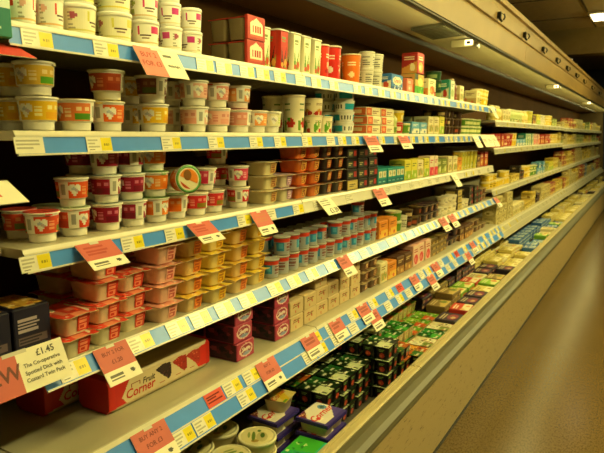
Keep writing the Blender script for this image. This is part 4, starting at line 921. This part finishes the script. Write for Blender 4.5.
# --- the chest well
def well(key, x, y, top, levels=None, row=0, rot=None, parts=True, under=None):
    """a stack standing on the well floor, its top near the given height"""
    h = KIND[key]['h'] + .0004; base = .2735 if y < 3.36 else .3385
    n = max(1, int(round((top - base) / h))); z = base
    for i in range(n): put(key, ('w', 6), x + rnd.uniform(-.002, .002), y + rnd.uniform(-.002, .002), z + i * h, i, n, row, rnd.uniform(-.03, .03) if rot is None else rot, parts)
    return top
for (x, y, t) in ((-1.105, 1.555, .42), (-1.25, 1.53, .42), (-1.245, 1.385, .42), (-1.105, 1.41, .42)): well('dip_tub', x, y, t, 3, rot=rnd.uniform(-.6, .6))
well('gr_flat', -.965, 1.63, .38, 3); well('gr_flat', -.965, 1.46, .38, 3)
t = well('corner', -.985, 1.80, .43, 2); well('corner', -1.145, 1.72, .43, 3, 1)
put('yellow_top', ('w', 6), -1.145, 1.755, .2735 + 3 * .0529 + .0006, 0, 1, 0, .15)
for y in (1.955, 2.10, 2.245):
    well('four_blk', -1.08, y, .46); well(('four_yel' if y < 2.0 else 'four_blk'), -1.225, y, .46, 3, 1)
well('four_blk', -1.005, 2.39, .525); well('four_blk', -1.15, 2.39, .525, 4, 1); well('four_green', -1.295, 2.39, .46, 3, 2)
well('four_yel', -1.0, 2.535, .46); well('four_blk', -1.145, 2.535, .525, 4, 1)
put('four_yel', ('w', 6), -1.165, 1.955, .4055, 3, 4, 1, .04) if False else None
for i, y in enumerate((2.68, 2.825)):
    well(('four_yel', 'four_white', 'four_green')[i], -.945, y, .405, 3); well('four_green', -1.09, y, .46, 3, 1); well(('four_green', 'four_green', 'four_lime')[i], -1.235, y, .46, 3, 2)
for i, y in enumerate((2.97, 3.115, 3.26)):
    well(('four_green', 'four_white', 'fl_dark')[i], -.945, y, .40, 3); well('four_lime', -1.09, y, .40, 3, 1); well('four_lime', -1.235, y, .46, 3, 2)
y = 3.43
cyc = [('fl_red', 'fl_brown', 'fl_dark'), ('fl_dark', 'fl_brown', 'fl_brown'), ('fl_dark', 'fl_lime', 'fl_brown'), ('fl_yel', 'fl_lime', 'fl_dark'), ('fl_lime', 'fl_red', 'fl_dark'), ('fl_brown', 'fl_wht', 'fl_dark'), ('fl_dark', 'fl_dark', 'fl_dark'), ('fl_dark', 'fl_dark', 'fl_yel'), ('fl_yel', 'fl_yel', 'fl_yel'), ('fl_yel', 'fl_wht', 'fl_yel'), ('fl_wht', 'fl_yel', 'fl_yel'), ('fl_yel', 'fl_yel', 'fl_wht'), ('fl_yel', 'fl_wht', 'fl_yel'), ('fl_blue', 'fl_yel', 'fl_wht')]
for tr in cyc:
    for rw, key in enumerate(tr):
        n = rnd.choice((2, 3)); well(key, -.945 - rw * .14, y + .085, .39 + .03 * rw + rnd.uniform(-.02, .03), n, rw, rnd.uniform(-.06, .06), True)
    y += .18
while y < YE - .3:
    for rw in range(2):
        key = ('fl_blue' if y < 8.2 else 'fl_yel') if rnd.random() < .6 else rnd.choice(('fl_wht', 'fl_dark', 'fl_yel', 'fl_red') if y > 8 else ('fl_wht', 'fl_blue', 'fl_lime'))
        well(key, -.96 - rw * .16, y + .09, .39 + .03 * rw + rnd.uniform(-.02, .03), 1, rw, rnd.uniform(-.05, .05), False)
    y += .19 if y < 9 else .26

# labels: kind, its place in its stack, which stack of that kind along the shelf, row, shelf
def shelf_phrase(sk):
    s, n = sk
    if s == 'w': return 'chest well'
    return {'n': 'near-bay ', 'm': '', 'c': 'stepped-section ', 'd': 'end-cabinet '}[s] + SNAME[n]
groups = {}
for s in STOCK: groups.setdefault((s['s'], s['k']), []).append(s)
for (sk, key), L in groups.items():
    K = KIND[key]
    rows = sorted({s['r'] for s in L})
    per_row = {}
    for s in L: per_row.setdefault(s['r'], []).append(s)
    for rw, M in per_row.items():
        cols = []
        for s in sorted(M, key=lambda q: q['y']):
            if not cols or s['y'] - cols[-1][-1]['y'] > .03: cols.append([s])
            else: cols[-1].append(s)
        for ci, Cc in enumerate(cols):
            Cc.sort(key=lambda q: q['l'])
            for s in Cc:
                p = [K['desc']]
                if len(Cc) > 1:
                    n = len(Cc); i = Cc.index(s)
                    lv = 'top' if i == n - 1 else 'bottom' if i == 0 else 'middle' if n == 3 else ORD[i] + ' up'
                    p.append('%s of %s' % (lv, (ordinal(ci + 1) + ' stack') if len(cols) > 1 else 'stack'))
                elif len(cols) > 1: p.append('%s along' % ordinal(ci + 1))
                if len(rows) > 1: p.append(('front', 'second', 'third')[rw] + ' row')
                p.append(shelf_phrase(sk))
                s['o']['label'] = ', '.join(p)
                s['o']['group'] = 'rows of %s' % K['desc'] if len(L) > 1 else 'goods on the %s' % SNAME[sk[1]]
tipped['label'] = 'tangerine sleeved yoghurt pot tipped on its side showing its lid, third shelf'
leaning['label'] = 'rose pink sleeved yoghurt pot standing on crimson pot beside the tipped pot'

# ------------------------------------------------------------------ price tickets
def ticket_mesh(w, h, seed, style, n=0):
    q = random.Random(seed); b = MB()
    b.box(-w/2, w/2, 0, .0008, -h, 0, 'e6e0c8')
    if style == 'yellow':
        a = Art(34, 18, 'e9e4cc').rect(.56, .06, 1, .94, 'e8d428').lines(.06, .25, .5, .88, 3, 'b9b49c', seed).rect(.08, .1, .3, .16, '8a8674').rect(.68, .4, .88, .58, '9a8c20').rect(.74, .4, .76, .58, 'e8d428').rect(.82, .4, .84, .58, 'e8d428')
    elif style == 'red':
        a = Art(34, 18, 'd8503a').lines(.1, .25, .9, .85, 3, '7a2018', seed)
    else:
        a = Art(34, 18, 'ebe6d0').lines(.06, .25, .92, .88, 3, 'b5b09a', seed)
    b.art_quad(a, (-w/2, 0, -h), (w/2, 0, -h), (w/2, 0, 0), (-w/2, 0, 0))
    return b.build('price_ticket', GL, None, False).data
TM = {(s, k, b): ticket_mesh(w * (1.08 if b else 1), .043 if b else .0365, k * 7 + 1, s) for s, w in (('yellow', .078), ('white', .072), ('red', .078)) for k in range(3) for b in (0, 1)}
TICK = []
def ticket(n, spec, y, style='yellow', second=False, sect='m'):
    me = TM[(style, rnd.randrange(3), 1 if n >= 4 else 0)]
    o = bpy.data.objects.new('price_ticket', me); COL.objects.link(o)
    xf, zt, tilt = spec[:3]; p = rail_pt(xf, zt, tilt, .0028 + (STRIP[5] * 1.05 if second else 0), .0016)
    o.location = (p[0], y, p[1]); o.rotation_euler = (-radians(tilt) if False else 0, 0, pi/2)
    o.rotation_euler = Matrix(((0, -cos(radians(tilt)), -sin(radians(tilt))), (1, 0, 0), (0, -sin(radians(tilt)), cos(radians(tilt))))).to_euler() if tilt else (0, 0, pi/2)
    o['category'] = 'price ticket'
    TICK.append((o, sect, n, y, style, second)); return o
OCC = {}
def tick_row(n, spec, pxs, style='yellow', second=False, sect='m'):
    for px in pxs:
        st = style
        if isinstance(px, tuple): px, st = px
        y = along(px, spec[0], spec[1] - .02)
        L_ = OCC.setdefault((sect, n, second), [])
        if all(abs(y - q) > .087 for q in L_): L_.append(y); ticket(n, spec, y, st, second, sect)
def tick_run(n, spec, y0, y1, pitch, second=False, sect='m', styles=('yellow', 'yellow', 'white')):
    y = y0; L_ = OCC.setdefault((sect, n, second), [])
    while y < y1 - .04:
        if all(abs(y - q) > .087 for q in L_): L_.append(y); ticket(n, spec, y, rnd.choice(styles), second, sect)
        y += pitch * rnd.choice((.8, 1, 1, 1.5))
tick_row(1, SH[1], [(36, 'yellow'), 105, 204, 223, 246, 262, 279]); tick_run(1, SH[1], 2.0, YC, .155)
tick_row(2, SH[2], [(28, 'white'), 52, 98, 170, 215, 255, 279]); tick_run(2, SH[2], 2.05, YC, .135)
tick_row(3, SH[3], [34, 131, 173]); tick_run(3, SH[3], 1.62, YC, .2, styles=('white', 'white', 'yellow'))
tick_row(4, SH[4], [70, 137, 174, 197, 221, 244, 272, 291, 309, 328]); tick_run(4, SH[4], 2.4, YC, .135)
tick_row(5, SH[5], [(211, 'red'), 229, (240, 'red'), 248, 312, 322]); tick_run(5, SH[5], 2.12, YC, .14, styles=('yellow', 'white', 'yellow', 'yellow', 'red'))
tick_row(5, SH[5], [172, 193, 236, 300, 312], second=True); tick_run(5, SH[5], 2.12, YC, .16, True)
for n, sp in SC.items(): tick_run(n, sp, YC + .12, YD, .34, False, 'c', ('white', 'yellow'))
for n, sp in SD.items(): tick_run(n, sp, YD + .15, YE, .8, False, 'd', ('white',))
front = {}
for s in STOCK:
    if s['r'] == 0 and s['l'] == 0: front.setdefault(s['s'], []).append(s)
tg = {}
for o, sect, n, y, style, second in TICK:
    near_k = min(front[(sect, n)], key=lambda s: abs(s['y'] - y))['k']
    if second: tg.setdefault((sect, n, style, second, None), []).append((y, o)); continue
    tg.setdefault((sect, n, style, second, near_k), []).append((y, o))
STY = {'yellow': 'white and yellow price ticket', 'white': 'plain white price ticket', 'red': 'small red offer ticket'}
for (sect, n, style, second, k), L in tg.items():
    L.sort(key=lambda q: q[0])
    for i, (y, o) in enumerate(L):
        ph = {'m': '', 'c': 'stepped-section ', 'd': 'end-cabinet '}[sect] + SNAME[n]
        d = KIND[k]['desc'] if k else ''
        d = ' '.join(d.split()[:5]) if d else ''
        while d.split() and d.split()[-1] in ('with', 'and', 'under', 'in', 'a', 'its', 'round', 'small', 'of'): d = ' '.join(d.split()[:-1])
        w = (ordinal(i + 1) + ' ' if len(L) > 1 else '')
        o['label'] = ('%s%s below %s, %s' % (w, STY[style], d, ph)) if not second else '%s%s on lower rail of the %s' % (w, STY[style], ph)
        o['group'] = 'price tickets along the shelf edges'

# ------------------------------------------------------------------ promotion cards hung on the rails
def promo(n, spec, y, w, h, lean, art, label, drop=0., out=.007, yaw=0., up=0.):
    root = MB(); root.box(-w/2, w/2, 0, .0012, -h, 0, 'e6dfc6')
    o = root.build('promotion_card', PA)
    f_ = MB(); f_.art_quad(art, (-w/2, -.0002, -h), (w/2, -.0002, -h), (w/2, -.0002, 0), (-w/2, -.0002, 0)); f_.build('printed_face', PA, o)
    c = MB(); c.box(-w*.12, w*.12, -.0012, .0018, -.007, .0015, 'c8c2b0'); c.build('clip', PL, o)
    xf, zt, tilt = spec[:3]; p = rail_pt(xf, zt, tilt, drop, out)
    t = radians(lean)
    R = Matrix(((0, -cos(t), -sin(t)), (1, 0, 0), (0, -sin(t), cos(t)))).to_4x4()
    o.matrix_world = Matrix.Translation((p[0], y, p[1] + up)) @ Matrix.Rotation(yaw, 4, 'Z') @ R
    tag(o, label, 'promotion card', 'promotion cards on the shelf edges'); return o
RED, WT = 'c65e50', 'ebe4c8'
def split_art(w, txt1, txt2, t3=None):
    a = Art(36, 28, WT).rect(0, .36, 1, 1, RED); a.lines(.1, .08, .5, .26, 2, '6a6656', 2).ell(.78, .2, .07, .05, '4a463a')
    if txt1: a.text(txt1, .5, .8, w*.14, '7a2a1c', True); a.text(txt2, .5, .56, w*.15, '7a2a1c', True)
    return a
def small_art(seed=1):
    return Art(20, 20, WT).rect(0, .42, 1, 1, RED).lines(.15, .55, .85, .9, 2, '9a3a28', seed).lines(.12, .1, .75, .34, 2, '7a7666', seed)
a = Art(50, 22, WT).rect(0, 0, .52, 1, 'e07c6c')
a.text('BUY 2', .26, .72, .022, 'a83a2a').text('FOR £3', .26, .42, .022, 'a83a2a').text('Müllerlight', .76, .42, .011, '5a5648').lines(.6, .72, .9, .86, 1, '6a6656')
promo(1, SH[1], along(153, SH[1][0], SH[1][1]), .165, .092, 32, a, 'wide pink and white offer card below pink tubs on top shelf')
promo(3, SH[3], along(91, SH[3][0], SH[3][1]), .112, .088, 52, split_art(.112, None, None).lines(.15, .5, .85, .9, 3, 'b04030', 3), 'red and white offer card sticking out below maroon pots, third shelf')
promo(3, SH[3], along(196, SH[3][0], SH[3][1]), .105, .085, 52, split_art(.1, None, None).lines(.15, .5, .85, .9, 3, 'b04030', 4), 'red and white offer card below crimson pots, third shelf')
promo(3, SH[3], along(256, SH[3][0], SH[3][1]), .1, .095, 36, split_art(.1, None, None).lines(.15, .5, .85, .9, 3, 'c06a4a', 5), 'pink and white offer card below square cream cups, third shelf')
a = Art(30, 28, WT).lines(.1, .55, .9, .92, 3, '8a8674', 3).text('£1.39', .62, .22, .034, '2a2820')
promo(3, SH[3], along(322, SH[3][0], SH[3][1]), .115, .085, 44, a, 'cream price card with black figures below black dessert cups, third shelf')
promo(3, SH[3], along(376, SH[3][0], SH[3][1]), .13, .1, 34, small_art(3), 'pink and white card below teal twin packs, third shelf')
promo(3, SH[3], along(452, SH[3][0], SH[3][1]), .12, .1, 34, Art(20, 20, WT).lines(.15, .3, .8, .8, 3, 'a8a48c', 2), 'white card below yellow cartons towards the shelf step, third shelf')
promo(2, SH[2], along(368, SH[2][0], SH[2][1]), .15, .09, 30, small_art(2), 'pink and white card below low orange-ended packs, second shelf')
promo(2, SH[2], along(401, SH[2][0], SH[2][1]), .15, .08, 30, small_art(5), 'pink and white card below the red and yellow tubs, second shelf')
for i, px in enumerate((474, 482, 487, 492)):
    promo(2, SH[2], along(px, SH[2][0], SH[2][1]), .16, .1, 30, Art(20, 20, WT).lines(.15, .3, .8, .8, 3, 'a8a48c', i), '%s of four white cards by the shelf step, second shelf' % ORD[i], up=-.002)
promo(1, SH[1], along(491, SH[1][0], SH[1][1]), .12, .1, 30, Art(20, 20, WT).lines(.15, .3, .8, .8, 3, 'a8a48c', 2), 'white card at the step end of the top shelf')
a = split_art(.105, 'BUY 2 FOR', '£1.20')
promo(4, SH[4], along(108, SH[4][0], SH[4][1]), .108, .102, 37, a, 'red and white buy two card above long fruit multipack, fourth shelf', out=.005)
promo(4, SH[4], along(340, SH[4][0], SH[4][1]), .105, .1, 37, small_art(4), 'red and white card below small blue badged pots, fourth shelf')
for i, px in enumerate((440, 449)): promo(4, SH[4], along(px, SH[4][0], SH[4][1]), .13, .1, 37, small_art(i), ('pink card below the dark tubs, fourth shelf', 'pink card just past the dark tubs, fourth shelf')[i])
promo(4, SH[4], along(494, SH[4][0], SH[4][1]), .13, .1, 37, small_art(1), 'small white based card by the shelf step, fourth shelf')
a = split_art(.12, 'BUY ANY 2', 'FOR £3')
promo(5, SH[5], along(146, SH[5][0], SH[5][1]), .125, .105, 36, a, 'large red buy any two card above round cream tubs, bottom shelf', out=.005)
promo(5, SH[5], along(263, SH[5][0], SH[5][1]), .115, .1, 36, split_art(.1, 'BUY 2', 'FOR £2'), 'red and white card beside the pink dessert boxes, bottom shelf', out=.005)
for i, (px, lab) in enumerate(((306, 'red and white card below the first cream boxes, bottom shelf'), (333, 'upper red and white card below the last cream boxes, bottom shelf'), (360, 'red and white card above green lidded packs, bottom shelf'), (411, 'red card above the lime lidded packs, bottom shelf'), (433, 'pair-less red card above the flat dark packs, bottom shelf'), (470, 'red card above the flat yellow packs, bottom shelf'))):
    promo(5, SH[5], along(px, SH[5][0], SH[5][1]), .11, .09, 36, small_art(i), lab, out=.005)
for px, lab in ((365, 'red card on lower rail above green lidded packs, bottom shelf'), (424, 'drooping red and white card on lower rail, bottom shelf'), (462, 'white based red card on lower rail towards the shelf step')):
    promo(5, SH[5], along(px, SH[5][0], SH[5][1]), .11, .095, 36, small_art(2), lab, drop=STRIP[5] * 1.05, out=.005)
a = Art(60, 24, WT).rect(0, 0, .5, 1, RED).text('NEW', .285, .52, .046, '6a3024')
a.text('£1.45', .80, .82, .021, '4a463a').text('The Co-operative', .74, .60, .0125, '4a463a').text('Spotted Dick with', .74, .42, .0125, '4a463a').text('Custard Twin Pack', .74, .25, .0125, '4a463a')
promo(4, SH[4], .725, .235, .092, 24, a, 'NEW £1.45 red and white card in front of navy meal boxes', out=.02, up=.062)
promo(1, near[1], .745, .15, .085, 66, Art(20, 20, 'c83a2c').lines(.2, .2, .8, .5, 2, 'b83024', 1), 'plain red card sticking out under the green wrapped pack', out=.05)
promo(3, near[3], .70, .15, .085, 60, Art(20, 20, WT).rect(0, .3, .7, 1, RED), 'red and white card sticking out over red yoghurt pots of the near end', out=.06, up=.155)

# ------------------------------------------------------------------ fittings on the canopy
for i, y in enumerate((4.2, 5.1, 6.0, 6.9, 7.75, 8.7, 9.7, 11., 12.5)):
    root = MB(); root.box(-.012, .012, -.014, .014, -.012, .03, '17150f'); root.tube([(.008, 0, .02), (.03, 0, .012), (.036, 0, -.008), (.026, 0, -.024)], .006, '17150f')
    o = root.build('sign_clip', M_BLACK); o.location = (-.957, y, 2.24)
    j = MB(); j.tube([(.0, 0, -.01), (.018, 0, -.034)], .008, '17150f'); j.build('jaw', M_BLACK, o)
    tag(o, '%s black sign clip along the canopy fascia' % ordinal(i + 1), 'clip', 'black clips on the canopy fascia')
M_LENS = mat_emit('lit_lamp_end', (1., .82, .42), 3.)
for i, y in enumerate((4.02, 8.0, 12.2)):
    root = MB(); root.loft([(.15, .14, .012, 0), (.16, .15, .012, .01), (.16, .15, .012, .045)], 'd8cfa8'); o = root.build('lamp_end_box', M_PANEL); o.location = (-1.13, y, 2.026)
    l = MB(); l.box(.02, .07, -.079, -.0755, .008, .04, 'f0e8c0'); l.build('lens', M_LENS, o)
    s_ = MB(); s_.box(.032, .056, -.081, -.079, .014, .032, '6a6040'); s_.build('switch', M_DARK, o)
    tag(o, ('cream lamp end box with lit lens beside the vent', 'cream lamp end box above the stepped section', 'cream lamp end box above the end cabinet')[i], 'lamp fitting', 'lamp end boxes under the canopy')
root = MB(); root.box(-.1, .1, -.2, .2, 0, .012, '8a8468')
for k in range(9): root.box(-.09, .09, -.19 + k*.043, -.172 + k*.043, -.004, 0, '5a5440')
o = root.build('canopy_vent', M_BUMP); o.location = (-1.16, 3.55, 2.058); o.rotation_euler = (0, -.049, 0); tag(o, 'grey slotted vent plate in the cream canopy panel', 'vent')

# ------------------------------------------------------------------ lights
WARM = (.97, .88, .32)
def area(name, loc, sx, sy, energy, direction, color=WARM, spread=180):
    d = bpy.data.lights.new(name, 'AREA'); d.shape = 'RECTANGLE'; d.size = sx; d.size_y = sy; d.energy = energy; d.color = color; d.spread = radians(spread)
    o = bpy.data.objects.new(name, d); COL.objects.link(o); o.location = loc
    z = -Vector(direction).normalized(); y = Vector((0, 1, 0)); x = y.cross(z).normalized(); y = z.cross(x)
    mm = Matrix((x, y, z)).transposed().to_4x4(); mm.translation = loc; o.matrix_world = mm
    return o
for i, (a_, b_) in enumerate([(-.5, .75), (.83, 2.4), (2.45, 3.9), (4.1, 5.25), (5.35, 7.9), (8.1, 9.75), (9.85, 12.1), (12.3, 17.1)]):
    area('canopy_tube_light', (-1.035, (a_ + b_)/2, 2.045), .035, b_ - a_, 2.4 * (b_ - a_), (-.62, 0, -.78))
M_LAMP = mat_emit('lit_ceiling_diffuser', (1., .84, .45), 5.)
M_HOUS = mat_plain('lamp_housing', 'c8c0a0', .5)
def ceiling_light(x, y, z, w, l, label, e):
    b = MB(); b.box(-w/2 - .03, w/2 + .03, -l/2 - .03, l/2 + .03, -.03, 0, 'c8c0a0'); o = b.build('ceiling_light', M_HOUS); o.location = (x, y, z)
    d = MB(); d.box(-w/2, w/2, -l/2, l/2, -.042, -.0305, 'f0e8c8'); d.build('diffuser', M_LAMP, o)
    if z < CEIL - .1:  # hanging height and rods are made up to make room for the upward fill
        for yy in (-l/2 + .1, l/2 - .1):
            r_ = MB(); r_.tube([(0, yy, 0), (0, yy, CEIL - z)], .006, '8a846c'); r_.build('rod', M_HOUS, o)
        area('added_ceiling_fill', (x, y, z + .02), w, l, 42, (0.0001, 0, 1))  # unseen upward light, added only to brighten the ceiling
    tag(o, label, 'ceiling light', 'lights in the ceiling')
    if e: area('ceiling_lamp', (x, y, z - .05), w, l, e, (0.0001, 0, -1))
for i, y in enumerate((-.6, 1.4, 3.4, 5.4, 7.2)): ceiling_light(-1.12, y, CEIL - .009, .12, 1.5, '%s ceiling light above the dairy cabinets' % ORD[i], 12)
ceiling_light(-.80, 10.15, CEIL - .009, .3, .55, 'bright ceiling light in front of the bulkhead', 0)
for i, y in enumerate((1.7, 4.4, 7.1, 9.8)): ceiling_light(.9, y, CEIL - .4, .16, 1.5, '%s ceiling light over the open aisle' % ORD[i], 62)
for i, (x, y) in enumerate(((-1.96, 15.5), (-1.97, 16.6))):
    b = MB(); b.lathe([(.16, 0), (.17, -.01), (.15, -.02)], 'd8d0b0', 20); o = b.build('downlight', M_HOUS); o.location = (x, y, CEIL - .001)
    d = MB(); d.lathe([(.145, -.021), (.13, -.03)], 'f0e8c8', 20); d.build('lens', M_LAMP, o)
    tag(o, ('nearer', 'farther')[i] + ' round downlight in the low ceiling past the bulkhead', 'downlight', 'downlights in the low ceiling')
area('back_ceiling_lamp', (.5, 15, CEIL - .03), .5, 3, 20, (0.0001, 0, -1))
w = bpy.data.worlds.new('world'); scene.world = w; w.use_nodes = True
w.node_tree.nodes['Background'].inputs[0].default_value = (1., .8, .45, 1); w.node_tree.nodes['Background'].inputs[1].default_value = .006
vs = scene.view_settings; scene.display_settings.display_device = 'sRGB'
vs.view_transform = 'Standard'; vs.look = 'None'; vs.gamma = 1; vs.use_curve_mapping = False; vs.exposure = .09
